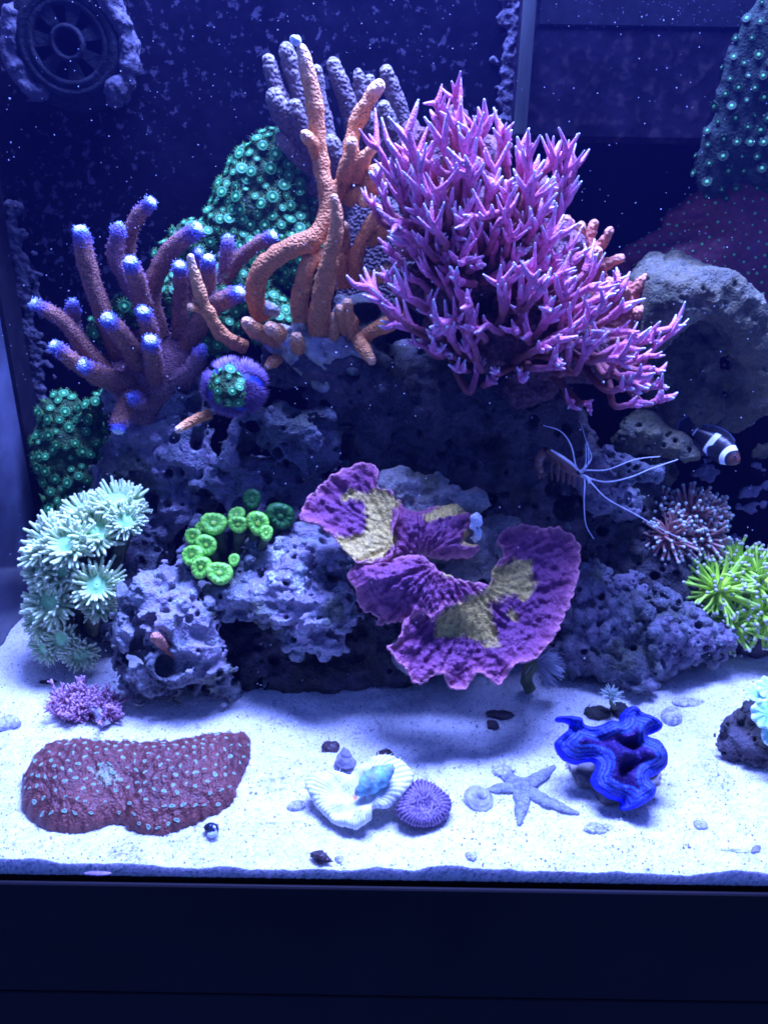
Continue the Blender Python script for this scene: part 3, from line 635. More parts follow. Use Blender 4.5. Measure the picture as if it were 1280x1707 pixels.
# ---- grey-brown branching coral at the back, behind the orange one
m_greyc = pm('shaded_grey_brown_coral', [(0, (.11, .08, .09)), (.7, (.16, .12, .13)), (1, (.24, .20, .18))], attr='t', dist=.1, var=.4, vscale=700, bumps=(('smooth', 420, .0030, True),), rough=.8)  # shadow at the back is put into this dull grey-brown
gc = thing('branching_coral', 'grey-brown branching coral in shade behind the orange one', 'coral', P(560, 300, .335))
for pts, r in (([(520, 270, .335), (480, 190, .332), (458, 140, .329), (448, 102, .327)], 13), ([(530, 270, .335), (505, 170, .335), (488, 120, .333), (478, 84, .33)], 15),
               ([(520, 280, .33), (490, 220, .322), (468, 185, .316), (458, 162, .313)], 17), ([(540, 300, .33), (505, 225, .318), (494, 190, .313), (492, 178, .311)], 14),
               ([(600, 280, .34), (585, 190, .337), (568, 140, .334), (556, 108, .332)], 14), ([(610, 280, .342), (602, 170, .34), (597, 124, .337)], 11),
               ([(615, 290, .345), (618, 180, .342), (616, 134, .34)], 11), ([(640, 300, .34), (622, 220, .333), (606, 190, .33)], 15), ([(660, 280, .335), (672, 210, .333), (652, 145, .33), (644, 120, .328)], 13),
               ([(640, 290, .335), (650, 220, .325), (640, 180, .32)], 14), ([(540, 300, .33), (500, 260, .322), (470, 232, .318)], 14), ([(520, 320, .33), (548, 250, .322), (530, 160, .322), (528, 120, .32)], 13),
               ([(680, 290, .34), (690, 240, .337), (688, 210, .335)], 14), ([(545, 330, .33), (555, 270, .32), (552, 240, .315)], 18)):
    c = path(pts); mb = MB(); tube(mb, c, np.array([1.2, 1.1, 1, .8]) * r * .00049, 14, 34, bump=.0009, bs=320); obj('branch', mb, m_greyc, gc)
vx = Vox(P(480, 420, .36) - .03, P(720, 220, .33) + .03, .002, .006)
for px, py, Y, r in ((560, 310, .345, 40), (610, 320, .345, 44), (650, 310, .345, 40), (540, 350, .345, 40), (620, 380, .335, 50), (600, 450, .325, 50), (680, 380, .33, 44), (600, 520, .31, 50), (660, 470, .32, 50), (540, 280, .345, 26), (590, 260, .347, 26), (690, 290, .345, 30)): p = P(px, py, Y); vx.ell(p, r * mpp(p))
obj('base', vx.field().noise(.003, 90, 3).mesh(), m_greyc, gc)

# ---- pink-violet bird's-nest coral
m_nest = pm('pink_violet_birdsnest', [(0, (.13, .045, .03)), (.40, (.30, .085, .09)), (.65, (.72, .18, .36)), (.86, (.80, .30, .52)), (.955, (.72, .52, .70)), (1, (.90, .98, .92))], attr='t', var=.3, vscale=600, bumps=(('noise', 900, .0009, False),), rough=.6)
nest = thing('birdsnest_coral', "large pink-violet bird's-nest coral with pale pointed tips", 'coral', P(850, 640, .29))
NP = np.array([(605, 335), (625, 250), (655, 235), (700, 190), (735, 180), (757, 152), (785, 190), (835, 205), (860, 245), (930, 240), (975, 280), (945, 350), (950, 385), (1000, 440), (1040, 490), (1090, 535), (1095, 580), (1122, 655), (1060, 685), (1000, 660), (940, 690), (880, 680), (820, 655), (760, 610), (700, 630), (690, 555), (615, 505), (655, 440), (640, 360)], float)
pts2 = rng.uniform(NP.min(0), NP.max(0), (9000, 2)); pts2 = pts2[inside(pts2, NP)]; dd = seg_dist(pts2, NP); pts2 = pts2[dd > 14]
sel = poisson(np.column_stack([pts2, np.zeros(len(pts2))]), 22.0); pts2 = pts2[sel]; dd = seg_dist(pts2, NP)
core = np.array([850., 470.])
roots = path([(760, 560, .255), (830, 520, .255), (900, 560, .255), (800, 420, .265), (870, 600, .25), (720, 420, .265), (960, 560, .26)])
for p2, d_ in zip(pts2, dd):
    low = p2[1] > 590 or (p2[0] < 730 and p2[1] > 560)
    if low and rng.random() < .35: continue
    if vn(np.array([p2[0]/48., p2[1]/48., 1.7])) < -.45: continue
    th_ = rng.uniform(.72, 1.3); dk_ = rng.choice([.0, .0, .05, .12])
    depth = min(d_ / 110., 1.0); bulge = .075 * math.sqrt(1 - (1 - depth)**2)
    Y = .268 - bulge*1.05 + rng.normal(0, .006) - (.012 if p2[1] > 450 else 0); b = P(p2[0], p2[1] + 16, Y)
    dx = (p2[0] - core[0]) / 250.; dz = (core[1] + 40 - p2[1]) / 300.
    dirn = np.array([dx * .8, -.62 * depth - .1, .62 + dz * .5]) + rng.normal(0, .27, 3)
    if p2[1] > 590: dirn[2] *= .4; dirn[1] -= .4
    dirn /= np.linalg.norm(dirn); rt = roots[np.argmin(((roots - b)**2).sum(1))]
    L = rng.uniform(26, 60) * PX * (1.15 if (p2[1] < 190 or (p2[0] > 900 and p2[1] < 320)) else 1.0) * (.7 if low else 1)
    mb = MB(); back = b - dirn * .012
    q1 = b + dirn * L * .55 + rng.normal(0, .0015, 3); tip = b + dirn * L + rng.normal(0, .0025, 3)
    mid = (rt + back) / 2 + rng.normal(0, .004, 3)
    tube(mb, [rt, mid, back, b], np.array([.0036, .0030, .0025, .0022]), 7, 12, cap=False, t0=0, t1=.55)
    tube(mb, [b, q1, tip], np.array([.0026, .0023, .0017, .0006])*th_, 8, 10, t0=.55-dk_, t1=1-dk_*.6, bump=.0003, bs=600)
    for k in range(rng.integers(3, 6)):
        s = rng.uniform(.0, .75); st = b + (q1 - b) * min(1, s/.55) if s < .55 else q1 + (tip - q1) * (s - .55) / .45
        side = rng.normal(0, 1, 3); side -= dirn * (side @ dirn); side /= np.linalg.norm(side)
        d2 = dirn * rng.uniform(.3, .8) + side * rng.uniform(.45, .85) + np.array([0, -.1, .25]); d2 /= np.linalg.norm(d2); l2 = L * rng.uniform(.35, .75)
        cv = np.array([0, 0, .22 * l2]) + rng.normal(0, .08, 3)*l2
        tube(mb, [st - d2*.001, st + d2 * l2 * .5, st + d2 * l2 + cv], np.array([.0022, .0019, .0014, .00055])*th_, 7, 8, t0=.58-dk_, t1=1-dk_*.6, bump=.0002, bs=600)
    obj('branch', mb, m_nest, nest)
vx = Vox(np.array([0, -.03, 0]) + P(690, 660, .29) - .03, P(1030, 330, .24) + .05, .002, .006)
for px, py, Y, r in ((700, 480, 0.245, 34), (760, 470, 0.238, 44), (820, 440, 0.235, 50), (880, 460, 0.232, 50), (800, 350, 0.250, 46), (740, 300, 0.260, 40), (930, 540, 0.235, 44), (980, 580, 0.240, 40), (850, 560, 0.232, 50), (880, 330, 0.255, 40), (930, 420, 0.250, 40), (1020, 600, 0.245, 36), (700, 240, 0.265, 30), (760, 210, 0.267, 26), (820, 260, 0.265, 34), (760, 540, 0.270, 50), (830, 560, 0.265, 60), (900, 580, 0.265, 60), (960, 590, 0.268, 46), (820, 460, 0.280, 56), (880, 480, 0.280, 60), (740, 440, 0.280, 46), (700, 340, 0.280, 30), (790, 360, 0.285, 44), (860, 390, 0.285, 44), (940, 500, 0.280, 44), (760, 280, 0.285, 30), (880, 640, 0.258, 40), (660, 300, 0.270, 24)): p = P(px, py, Y); vx.ell(p, r * mpp(p))
obj('base', vx.field().noise(.006, 80, 3).mesh(), pm('brown_coral_core', [(.3, (.10, .045, .06)), (.7, (.20, .09, .11))], scale=150, var=.5, vscale=300, bumps=(('noise', 350, .003, False),), rough=.9), nest)

# ---- short-fingered orange corals at the right edge of the bird's-nest
m_or2 = pm('rust_orange_coral', [(0, (.40, .11, .08)), (.7, (.55, .20, .11)), (1, (.66, .28, .17))], attr='t', var=.3, vscale=400, bumps=(('smooth', 380, .0025, True),), rough=.75)
def stub_coral(label, basepts, brs, loc):
    t = thing('stub_coral', label, 'coral', loc, )
    vx = Vox(np.min([P(*b[:3]) for b in basepts], 0) - .03, np.max([P(*b[:3]) for b in basepts], 0) + .03, .0014, .004)
    for px, py, Y, r in basepts: p = P(px, py, Y); vx.ell(p, r * mpp(p))
    obj('base', vx.field().noise(.003, 120, 3).mesh(), m_or2, t)
    for pts, r in brs:
        c = path(pts); mb = MB(); tube(mb, c, np.array([1.3, 1.1, .8]) * r * .00048, 12, 20, bump=.0012, bs=260); obj('branch', mb, m_or2, t)
stub_coral('rust-orange stubby coral at right behind the upper bird\'s-nest', [(950, 410, .31, 30), (975, 430, .312, 26), (940, 450, .312, 30), (985, 460, .315, 26), (960, 500, .31, 40), (990, 530, .305, 30)],
           [([(975, 430, .305), (1000, 410, .3), (1016, 385, .296)], 9), ([(985, 445, .305), (1010, 440, .3), (1034, 430, .297)], 9), ([(955, 400, .30), (950, 380, .296), (945, 366, .293)], 10), ([(940, 400, .30), (936, 385, .297), (934, 375, .295)], 9), ([(970, 405, .305), (966, 390, .3), (968, 376, .298)], 9), ([(980, 410, .31), (985, 385, .31), (990, 372, .31)], 8), ([(960, 420, .30), (958, 410, .288), (962, 402, .284)], 10), ([(985, 430, .3), (990, 424, .29), (996, 420, .286)], 10)], P(960, 440, .31))
stub_coral('rust-orange stubby coral at right beside the grey dish rock', [(1035, 500, .298, 28), (1060, 520, .30, 28), (1030, 540, .30, 28), (1075, 540, .302, 22), (1050, 580, .30, 30), (1010, 500, .3, 24), (1060, 620, .30, 26)],
           [([(1050, 500, .295), (1062, 480, .29), (1074, 465, .287)], 11), ([(1070, 515, .295), (1085, 498, .29), (1099, 488, .287)], 9), ([(1080, 545, .3), (1090, 525, .295), (1095, 520, .292)], 9), ([(1025, 490, .295), (1018, 478, .29), (1015, 470, .288)], 10), ([(1040, 500, .29), (1036, 486, .285), (1034, 478, .282)], 10), ([(1060, 530, .292), (1066, 522, .282), (1070, 518, .279)], 11), ([(1065, 640, .29), (1080, 630, .286), (1090, 640, .284)], 6)], P(1045, 540, .30))
# ---- zoanthid mats: a lumpy mat and single polyps
m_zmat = pm('green_zoanthid_mat', [(.3, (.010, .040, .010)), (.7, (.025, .085, .018))], scale=260, var=.5, vscale=400, bumps=(('noise', 500, .002, False),), rough=.8)
m_zoa = pm('green_zoanthid_polyp', [(0, (.50, .9, .34)), (.16, (.06, .58, .13)), (.34, (.01, .13, .04)), (.62, (.02, .20, .05)), (.78, (.07, .36, .13)), (.86, (.02, .10, .025)), (1, (.13, .36, .055))], attr='t', var=0, rough=.6)
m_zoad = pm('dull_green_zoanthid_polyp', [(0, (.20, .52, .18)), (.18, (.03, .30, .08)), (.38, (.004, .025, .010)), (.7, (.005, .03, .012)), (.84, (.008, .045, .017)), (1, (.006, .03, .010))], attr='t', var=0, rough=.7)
def zoa_mesh(name, seed=0, fr=18, L=.55):
    r_ = np.random.default_rng(seed); mb = MB(); th = np.linspace(0, 2*np.pi, 14, endpoint=False)
    rings = [(.02, .22), (.16, .26), (.34, .10), (.62, .06), (.80, .16), (.72, .0), (.45, -.55)]; tv = [0, .1, .34, .6, .78, .9, 1]
    v = np.concatenate([np.stack([r*np.cos(th), r*np.sin(th), np.full(14, z)], -1) for r, z in rings]); i = np.arange(len(rings)-1)[:, None]*14; j = np.arange(14)[None]; j2 = (j+1) % 14
    mb.add(v, np.stack([i+j, i+14+j, i+14+j2, i+j2], -1).reshape(-1, 4), a=np.repeat(tv, 14))
    for k in range(fr):
        a = 2*np.pi*k/fr + r_.normal(0, .06); l = L * r_.uniform(.7, 1.2); up = r_.uniform(-.15, .45); w_ = .10
        c, s_ = math.cos(a), math.sin(a); t1, t2 = np.array([c, s_, 0]), np.array([-s_, c, 0])
        b = t1*.74 + np.array([0, 0, .10]); mb.add([b + t2*w_, b - t2*w_, b + np.array([0, 0, -.12]), b + t1*l + np.array([0, 0, up])], t=[[0, 1, 3], [1, 2, 3], [2, 0, 3]], a=[.84, .84, .84, 1])
    return mb.mesh(name)
zm = [zoa_mesh('zoanthid_polyp', s) for s in (1, 2, 3)]
for m in zm: m.materials.append(m_zoa)
zd = [zoa_mesh('zoanthid_polyp', s, 14, .35) for s in (4, 5)]
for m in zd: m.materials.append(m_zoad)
def zoas(label, blobs, dist, size, meshes, limit=300, h=.002, matm=None, amp=.003, squash=(1, 1, 1), front=.05, jit=.35):
    c = np.array([P(*b[:3]) for b in blobs]); r = np.array([b[3] * mpp(p) for b, p in zip(blobs, c)])
    t = thing('zoanthid_colony', label, 'coral', c.mean(0))
    vx = Vox((c - r[:, None]).min(0) - .01, (c + r[:, None]).max(0) + .01, h, .005)
    for p, rr in zip(c, r): vx.ell(p, rr * np.array(squash))
    vx.field().noise(amp, 80, 3); obj('mat', vx.mesh(), matm or m_zmat, t)
    N = normals(vx.v, vx.q); view = CAM - vx.v; view /= np.linalg.norm(view, axis=1)[:, None]
    ok = ((N * view).sum(1) > front); idx = poisson(vx.v, dist, limit, ok)
    for i in idx:
        n = N[i] + rng.normal(0, jit*.5, 3) + np.array([0, -.15, .15]); inst('polyp', meshes[rng.integers(len(meshes))], t, vx.v[i] + N[i]*size*.35, n, size * rng.uniform(.55, 1.3))
    return t
zoas('green zoanthid mound behind the orange coral, upper centre-left', [(470, 250, .345, 34), (430, 290, .34, 44), (480, 300, .345, 40), (400, 330, .335, 40), (450, 350, .335, 50), (500, 330, .345, 40), (380, 380, .33, 40), (430, 410, .33, 44), (480, 400, .335, 50), (350, 410, .325, 34), (320, 400, .325, 24), (510, 440, .33, 40), (430, 470, .325, 40), (460, 540, .31, 44), (380, 480, .31, 40), (290, 430, .325, 24), (350, 540, .305, 50), (290, 490, .315, 34)],
     .0072, .0047, zm)
zoas('green zoanthid mat low at the far left behind the pale polyps', [(105, 690, .335, 34), (90, 730, .335, 30), (130, 730, .33, 40), (100, 770, .33, 38), (140, 790, .325, 40), (110, 820, .322, 34), (160, 680, .325, 20), (160, 740, .325, 24), (180, 662, .318, 12), (140, 850, .315, 44), (120, 900, .30, 50), (150, 960, .27, 50), (130, 1010, .25, 40)], .0075, .0048, zm, limit=170)
zoas('small green zoanthid patch between the blue-tipped fingers', [(205, 510, .282, 15), (190, 530, .283, 12), (165, 548, .284, 12), (220, 525, .282, 12), (158, 560, .285, 9), (190, 550, .29, 14)], .0072, .0046, zm, limit=24)
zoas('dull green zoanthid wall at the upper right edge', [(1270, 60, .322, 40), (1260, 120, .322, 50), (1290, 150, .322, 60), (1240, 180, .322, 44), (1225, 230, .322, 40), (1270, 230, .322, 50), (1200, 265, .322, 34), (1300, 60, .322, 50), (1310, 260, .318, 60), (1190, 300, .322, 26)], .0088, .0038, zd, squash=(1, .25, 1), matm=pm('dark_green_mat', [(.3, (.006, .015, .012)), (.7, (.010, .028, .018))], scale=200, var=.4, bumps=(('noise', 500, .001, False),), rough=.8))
# ---- red-violet encrusting sheet with green polyps (right, on the back wall)
m_enc = pm('red_violet_encrusting_tissue', [(.3, (.13, .036, .05)), (.6, (.20, .055, .075)), (.8, (.15, .06, .13))], scale=40, var=.3, vscale=200, bumps=(('noise', 300, .001, False),), rough=.55)
m_gdot = pm('green_polyp_dot', [(.3, (.10, .65, .20)), (.7, (.22, .85, .32))], scale=900, var=0, rough=.5)
enc = thing('encrusting_coral', 'red-violet encrusting coral with tiny green polyps on the right back wall', 'coral', P(1180, 420, .35))
vx = Vox(P(1000, 600, .38) - .03, P(1330, 230, .33) + .03, .0018, .006)
for px, py, Y, r in ((1290, 310, .345, 50), (1240, 320, .35, 40), (1200, 345, .355, 40), (1260, 370, .352, 50), (1150, 370, .362, 36), (1190, 400, .36, 44), (1110, 410, .364, 34), (1070, 430, .366, 30), (1150, 440, .356, 44), (1220, 440, .352, 50), (1090, 460, .36, 36), (1270, 460, .35, 50), (1250, 500, .348, 44), (1280, 540, .345, 44), (1180, 470, .352, 40), (1040, 460, .366, 26), (1300, 420, .35, 50), (1130, 480, .355, 36), (1300, 600, .345, 40)):
    p = P(px, py, Y); vx.ell(p, r * mpp(p) * np.array([1.1, .55, .8]))
vx.field().noise(.004, 45, 3, stretch=(.5, 1, 1.6)); obj('tissue', vx.mesh(), m_enc, enc)
N = normals(vx.v, vx.q); view = CAM - vx.v; view /= np.linalg.norm(view, axis=1)[:, None]; pj = (vx.v - CAM) @ CR; sxp = 640 + FPX * pj[:, 0] / -pj[:, 2]
idx = poisson(vx.v, .0068, 330, ((N * view).sum(1) > .1) & (sxp < 1290))
mb = MB(); lathe(mb, [(.001, 1.0), (.5, .9), (.95, .45), (1.0, 0)], (0, 0, 0), (0, 0, 1), 8); dm = mb.mesh('polyp'); dm.materials.append(m_gdot)
for i in idx[:300]: inst('polyp', dm, enc, vx.v[i], N[i], rng.uniform(.0006, .0013))

# ---- pale green long-tentacled polyps (left foreground)
m_dunc = pm('pale_green_tentacle', [(0, (.42, .95, .36)), (.22, (.36, .80, .33)), (.40, (.33, .48, .23)), (.7, (.58, .78, .38)), (.9, (.76, .94, .54)), (1, (.92, 1.0, .72))], attr='t', var=.15, vscale=300, rough=.45, spec=.4)
m_stalk = pm('olive_stalk', [(.3, (.08, .10, .05)), (.7, (.17, .19, .09))], scale=120, var=.4, bumps=(('noise', 300, .001, False),), rough=.8)
dn = thing('tentacled_polyp_coral', 'cluster of pale green long-tentacled polyps at the left', 'coral', P(130, 1060, .235))
def tentacle_head(parent, c, n, R_, nt, mat, stalk_to=None, stalk_r=.4, tl=.44, name='polyp_head'):
    n = np.asarray(n, float); n /= np.linalg.norm(n); u_ = np.cross(n, (0, 0, 1.)); u_ /= np.linalg.norm(u_) + 1e-9; v_ = np.cross(n, u_); mb = MB()
    lathe(mb, [(.02*R_, .06*R_), (.10*R_, .10*R_), (.16*R_, .04*R_), (.4*R_, .08*R_), (.62*R_, .05*R_), (.72*R_, -.06*R_), (.5*R_, -.4*R_)], c, n, 18, a=[0, .02, .1, .2, .35, .45, .5])
    hd = obj(name, mb, mat, parent); tb = MB()
    for k in range(nt):
        ring = k % 3; a = 2*np.pi*k/nt + rng.normal(0, .12); e = u_*math.cos(a) + v_*math.sin(a); rr = R_ * (.40, .56, .70)[ring]
        up = (.95, .50, .05)[ring] + rng.normal(0, .22); d1 = e*.8 + n*up; d1 /= np.linalg.norm(d1); l = R_*tl*rng.uniform(.7, 1.25)
        cv = rng.normal(0, .25, 3) + np.array([0, 0, .25]) + n*.2
        p0 = c + e*rr*.95; tube(tb, [p0, p0 + d1*l*.5, p0 + d1*l + cv*l*.35], np.array([.085, .075, .05])*R_, 5, 6, t0=.4, t1=.9, tcap=1.0)
    obj('tentacles', tb, mat, hd, kind='stuff')
    if stalk_to is not None:
        sb = MB(); tube(sb, [np.asarray(stalk_to), (c + np.asarray(stalk_to))/2 - n*.004, c - n*R_*.15], np.array([stalk_r*.8, stalk_r*.8, stalk_r*1.2])*R_, 12, 12, cap=False, bump=.0006, bs=200); obj('stalk', sb, m_stalk, parent)
root = P(150, 1050, .24)
for px, py, Y, r, n in ((195, 835, .225, 44, (.1, -.25, 1)), (210, 868, .205, 30, (.3, -.7, .6)), (140, 850, .222, 42, (-.3, -.2, 1)), (160, 885, .205, 46, (.2, -.6, .8)), (75, 900, .21, 48, (-.6, -.4, .7)), (115, 905, .195, 46, (-.1, -.7, .8)), (70, 945, .2, 42, (-.6, -.6, .4)), (162, 975, .185, 42, (.3, -.8, .5)), (85, 1000, .19, 48, (-.3, -.8, .4)), (60, 1030, .195, 38, (-.7, -.6, .2)), (168, 1010, .19, 30, (.4, -.9, .1)), (105, 1065, .19, 34, (-.2, -.9, .2)), (135, 1090, .187, 30, (.2, -.9, .1)), (75, 1080, .195, 30, (-.5, -.8, .1)), (100, 950, .195, 40, (-.2, -.9, .4)), (225, 845, .235, 26, (.6, -.2, .7))):
    c = P(px, py, Y); tentacle_head(dn, c, n, r * mpp(c), 84, m_dunc, root + (c - root) * np.array([.45, .6, .3]))

# ---- bright green candy-cane coral
m_candy = pm('bright_green_candy_cane', [(0, (.55, .95, .07)), (.2, (.10, .42, .03)), (.4, (.22, .75, .06)), (.7, (.36, .95, .09)), (.9, (.10, .45, .045)), (1, (.03, .14, .02))], attr='t', var=.25, vscale=350, bumps=(('noise', 500, .0008, False),), rough=.4, spec=.5)
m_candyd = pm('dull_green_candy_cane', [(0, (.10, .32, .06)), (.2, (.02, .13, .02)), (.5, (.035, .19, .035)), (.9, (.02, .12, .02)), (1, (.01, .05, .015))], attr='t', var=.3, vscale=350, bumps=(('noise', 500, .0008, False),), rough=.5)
cc = thing('candy_cane_coral', 'ring of bright green candy-cane polyps on the left rock', 'coral', P(400, 930, .235))
croot = P(400, 950, .245)
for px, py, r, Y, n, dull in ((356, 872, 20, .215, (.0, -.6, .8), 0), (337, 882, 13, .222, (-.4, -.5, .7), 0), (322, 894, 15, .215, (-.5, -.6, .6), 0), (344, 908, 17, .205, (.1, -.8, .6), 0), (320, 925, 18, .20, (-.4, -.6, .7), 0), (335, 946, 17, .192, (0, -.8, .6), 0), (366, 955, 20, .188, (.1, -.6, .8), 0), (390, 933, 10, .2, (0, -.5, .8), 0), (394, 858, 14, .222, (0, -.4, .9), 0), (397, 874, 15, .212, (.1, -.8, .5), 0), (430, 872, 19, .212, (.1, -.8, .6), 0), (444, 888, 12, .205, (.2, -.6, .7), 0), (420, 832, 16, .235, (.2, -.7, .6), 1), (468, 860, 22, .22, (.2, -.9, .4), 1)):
    Y -= .018; c = P(px, py, Y); n = np.array(n, float) + (0, -.45, 0); n /= np.linalg.norm(n); R_ = r * 1.06 * mpp(c); mb = MB()
    lathe(mb, [(.02, .12), (.14, .16), (.24, .02), (.5, .16), (.72, .22), (.92, .10), (1.0, -.15), (.95, -.5), (.6, -.8)], (0, 0, 0), (0, 0, 1), 28, a=[0, .05, .2, .42, .6, .72, .85, .95, 1])
    v = mb.v[0]; th = np.arctan2(v[:, 1], v[:, 0]); rad = np.hypot(v[:, 0], v[:, 1]); g = .10*np.sin(th*11 + rng.uniform(0, 6))*np.clip(rad*2-.5, 0, 1); ov = 1 + .10*np.sin(2*th + rng.uniform(0, 6)) + .05*np.sin(3*th)
    v = np.stack([v[:, 0]*ov, v[:, 1]*ov, v[:, 2] + g], -1) * R_; q = Vector(n).to_track_quat('Z', 'Y'); mb.v[0] = v @ np.array(q.to_matrix()).T + c
    hd = obj('polyp_head', mb, m_candyd if dull else m_candy, cc)
    e = croot + (c - croot)*np.array([.5, .5, .2]); sb = MB(); tube(sb, [e, (e+c)/2, c - n*R_*.7], np.array([.5, .55, .6])*R_, 10, 10, cap=False, bump=.0006, bs=200); obj('stalk', sb, m_stalk, hd)

# ---- violet plating coral with bare tan patches (centre)
m_plate = pm('violet_plating_coral', [(0, (.62, .24, .30)), (.06, (.42, .13, .20)), (.2, (.27, .070, .16)), (.6, (.22, .060, .16)), (1, (.20, .055, .16))], attr='t', var=.35, vscale=500, mcol=((.45, .33, .10), (.85, .62, .15)), medge=.22, bumps=(('noise', 700, .0010, False),), rough=.65, speck=(520, .05, (.6, .5, .8)))
plc = thing('plating_coral', 'violet ruffled plating coral with bare tan patches in the centre', 'coral', P(740, 1010, .2))
def crop2(l): return [(480 + x*.3984, 740 + y*.3984) for x, y in l]
BARE = [crop2([(235, 200), (330, 205), (400, 190), (460, 240), (455, 300), (435, 340), (430, 480), (330, 500), (270, 470), (205, 385), (215, 370), (300, 380), (335, 340), (345, 280), (280, 235), (235, 250)]),
        crop2([(560, 300), (640, 250), (700, 240), (745, 275), (640, 325), (580, 325)]), crop2([(725, 370), (775, 345), (800, 400), (740, 435)]),
        crop2([(890, 500), (1000, 470), (1015, 540), (1038, 580), (990, 640), (900, 645), (850, 660), (860, 750), (890, 830), (800, 830), (700, 800), (640, 790), (640, 700), (740, 665), (830, 620), (850, 550)]),
        crop2([(915, 705), (945, 685), (975, 690), (970, 715), (930, 725)]), crop2([(640, 510), (700, 500), (760, 520), (800, 575), (740, 580), (660, 550)])]
def plate(outline, p0, n, origin, lift, jit=3.4, step=2.3, edge=.004):
    po = smooth_poly(crop2(outline), int(len(outline) * 9), jit, .085, seed=len(outline)); v2, tri, d = sheet(po, step)
    n = np.asarray(n, float); n /= np.linalg.norm(n); p0 = P(*p0); top = PN(v2[:, 0], v2[:, 1], p0, n); u_ = mpp(p0); o2 = np.array(crop2([origin])[0])
    rr = np.linalg.norm(v2 - o2, axis=1); an = np.arctan2(v2[:, 1]-o2[1], v2[:, 0]-o2[0])
    ridge = vn(np.stack([an * 13, rr * .05, np.zeros_like(rr)], -1)) * .6 + vn(np.stack([an * 23, rr * .06, np.ones_like(rr)], -1)) * .5
    ca, sa = np.cos(an), np.sin(an); wart = .8 - worley(np.stack([an * 9.5, rr / 11., np.zeros(len(v2))], -1)) + .6*(.6 - worley(np.stack([v2[:, 0], v2[:, 1], np.zeros(len(v2))], -1) / 6.))
    mk = np.zeros(len(v2))
    wv = v2 + 9*np.stack([fbm(np.column_stack([v2/22., np.zeros(len(v2))]), 3), fbm(np.column_stack([v2/22., np.full(len(v2), 5.)]), 3)], -1)
    for bp in BARE: s = seg_dist(wv, bp); mk = np.maximum(mk, np.where(inside(wv, bp), .5 + np.minimum(s/16, .5), .5 - np.minimum(s/16, .5)))
    h = (ridge * .0034 + wart * .0034) * (1 - .55*np.clip(mk*2-1, 0, 1)) * np.minimum(1, d/6 + .3)
    h = h + lift(v2, d, rr) + .002 * vn(np.column_stack([v2 / 38., np.zeros(len(v2))])) - np.where(mk > .5, .0006, 0)
    top = top + n * h[:, None]; mb = MB(); slab(mb, top, tri, .003, a=np.clip(d / 60., 0, 1), m=mk, down=-n); obj('plate', mb, m_plate, plc)
A = [(55, 300), (75, 245), (120, 190), (180, 140), (250, 105), (330, 80), (380, 110), (380, 180), (440, 215), (460, 300), (440, 360), (432, 480), (330, 505), (270, 482), (200, 405), (130, 350), (62, 328)]
B = [(440, 330), (455, 240), (475, 228), (520, 270), (640, 248), (710, 245), (765, 290), (775, 340), (745, 395), (805, 425), (790, 450), (740, 470), (640, 472), (560, 455), (500, 480), (440, 470)]
C_ = [(245, 548), (275, 495), (350, 495), (430, 478), (540, 462), (640, 530), (740, 575), (835, 582), (832, 615), (740, 662), (650, 690), (610, 740), (560, 705), (500, 735), (430, 742), (362, 748), (372, 720), (295, 675), (278, 600)]
D = [(868, 395), (935, 352), (1040, 358), (1130, 368), (1192, 420), (1212, 490), (1190, 600), (1152, 700), (1112, 800), (1062, 870), (1012, 918), (945, 930), (902, 1002), (850, 985), (800, 955), (742, 1022), (682, 1010), (640, 955), (545, 995), (480, 930), (412, 862), (432, 842), (470, 805), (488, 750), (560, 708), (640, 690), (740, 655), (830, 608), (850, 530), (895, 480)]
plate(A, (590, 880, .158), (-.25, -.75, .75), (470, 420), lambda v, d, r: .006*np.exp(-d/14.) - .004)
plate(C_, (640, 970, .128), (-.05, -.80, .62), (640, 500), lambda v, d, r: -.012*(r/150.)**2 + .016*np.exp(-((v[:, 0]-640)**2/2600 + (v[:, 1]-965)**2/900)))
plate(D, (830, 1040, .126), (.12, -.72, .72), (740, 590), lambda v, d, r: .006*np.exp(-d/16.) - .006*(1-np.exp(-d/40.)) - .010*np.clip((v[:, 1]-1075)/60., 0, 1)**2, jit=3.6)
plate(B, (720, 880, .163), (.05, -.70, .75), (560, 480), lambda v, d, r: .012*(1-np.exp(-d/14.)) - .004)
PB = .036; vx = Vox(P(560, 1080, .2) - .03, P(860, 800, .17) + .06, .0016, .005)
for px, py, Y, r in ((640, 900, .232, 46), (680, 850, .243, 50), (720, 920, .225, 44), (780, 900, .225, 36), (700, 990, .212, 44), (760, 980, .205, 40), (640, 960, .215, 40), (660, 830, .243, 46), (720, 835, .24, 40), (790, 840, .236, 24), (800, 940, .214, 30), (830, 900, .24, 40), (770, 1040, .205, 40), (740, 880, .235, 40), (700, 1080, .21, 44), (760, 1090, .215, 40)): p = P(px, py, Y - PB); vx.ell(p, r * mpp(p))
vx.field().noise(.006, 70, 3).carve(vx.surf(70), rng.uniform(.0012, .0045, 70)); vx.noise(.0016, 300, 2); mb = speckle(vx.mesh(), 90, 2); obj('base', mb, rock_mat('pale_old_skeleton', (.32, .31, .30), (.6, .58, .56), (.15, .15, .16), (.30, .27, .22)), plc)
vx = Vox(P(795, 875, .163) - .015, P(795, 875, .163) + .015, .0008, .0015)
for px, py, r in ((792, 862, 7), (797, 872, 6), (789, 878, 6), (796, 890, 7), (790, 898, 6)): p = P(px, py, .161); vx.ell(p, r*mpp(p))
mb = vx.field().noise(.0016, 350, 2).mesh(); obj('bleached_knob', mb, pm('bleached_white', [(.3, (.8, .82, .85)), (.7, (.9, .92, .92))], scale=80, var=.1), plc)

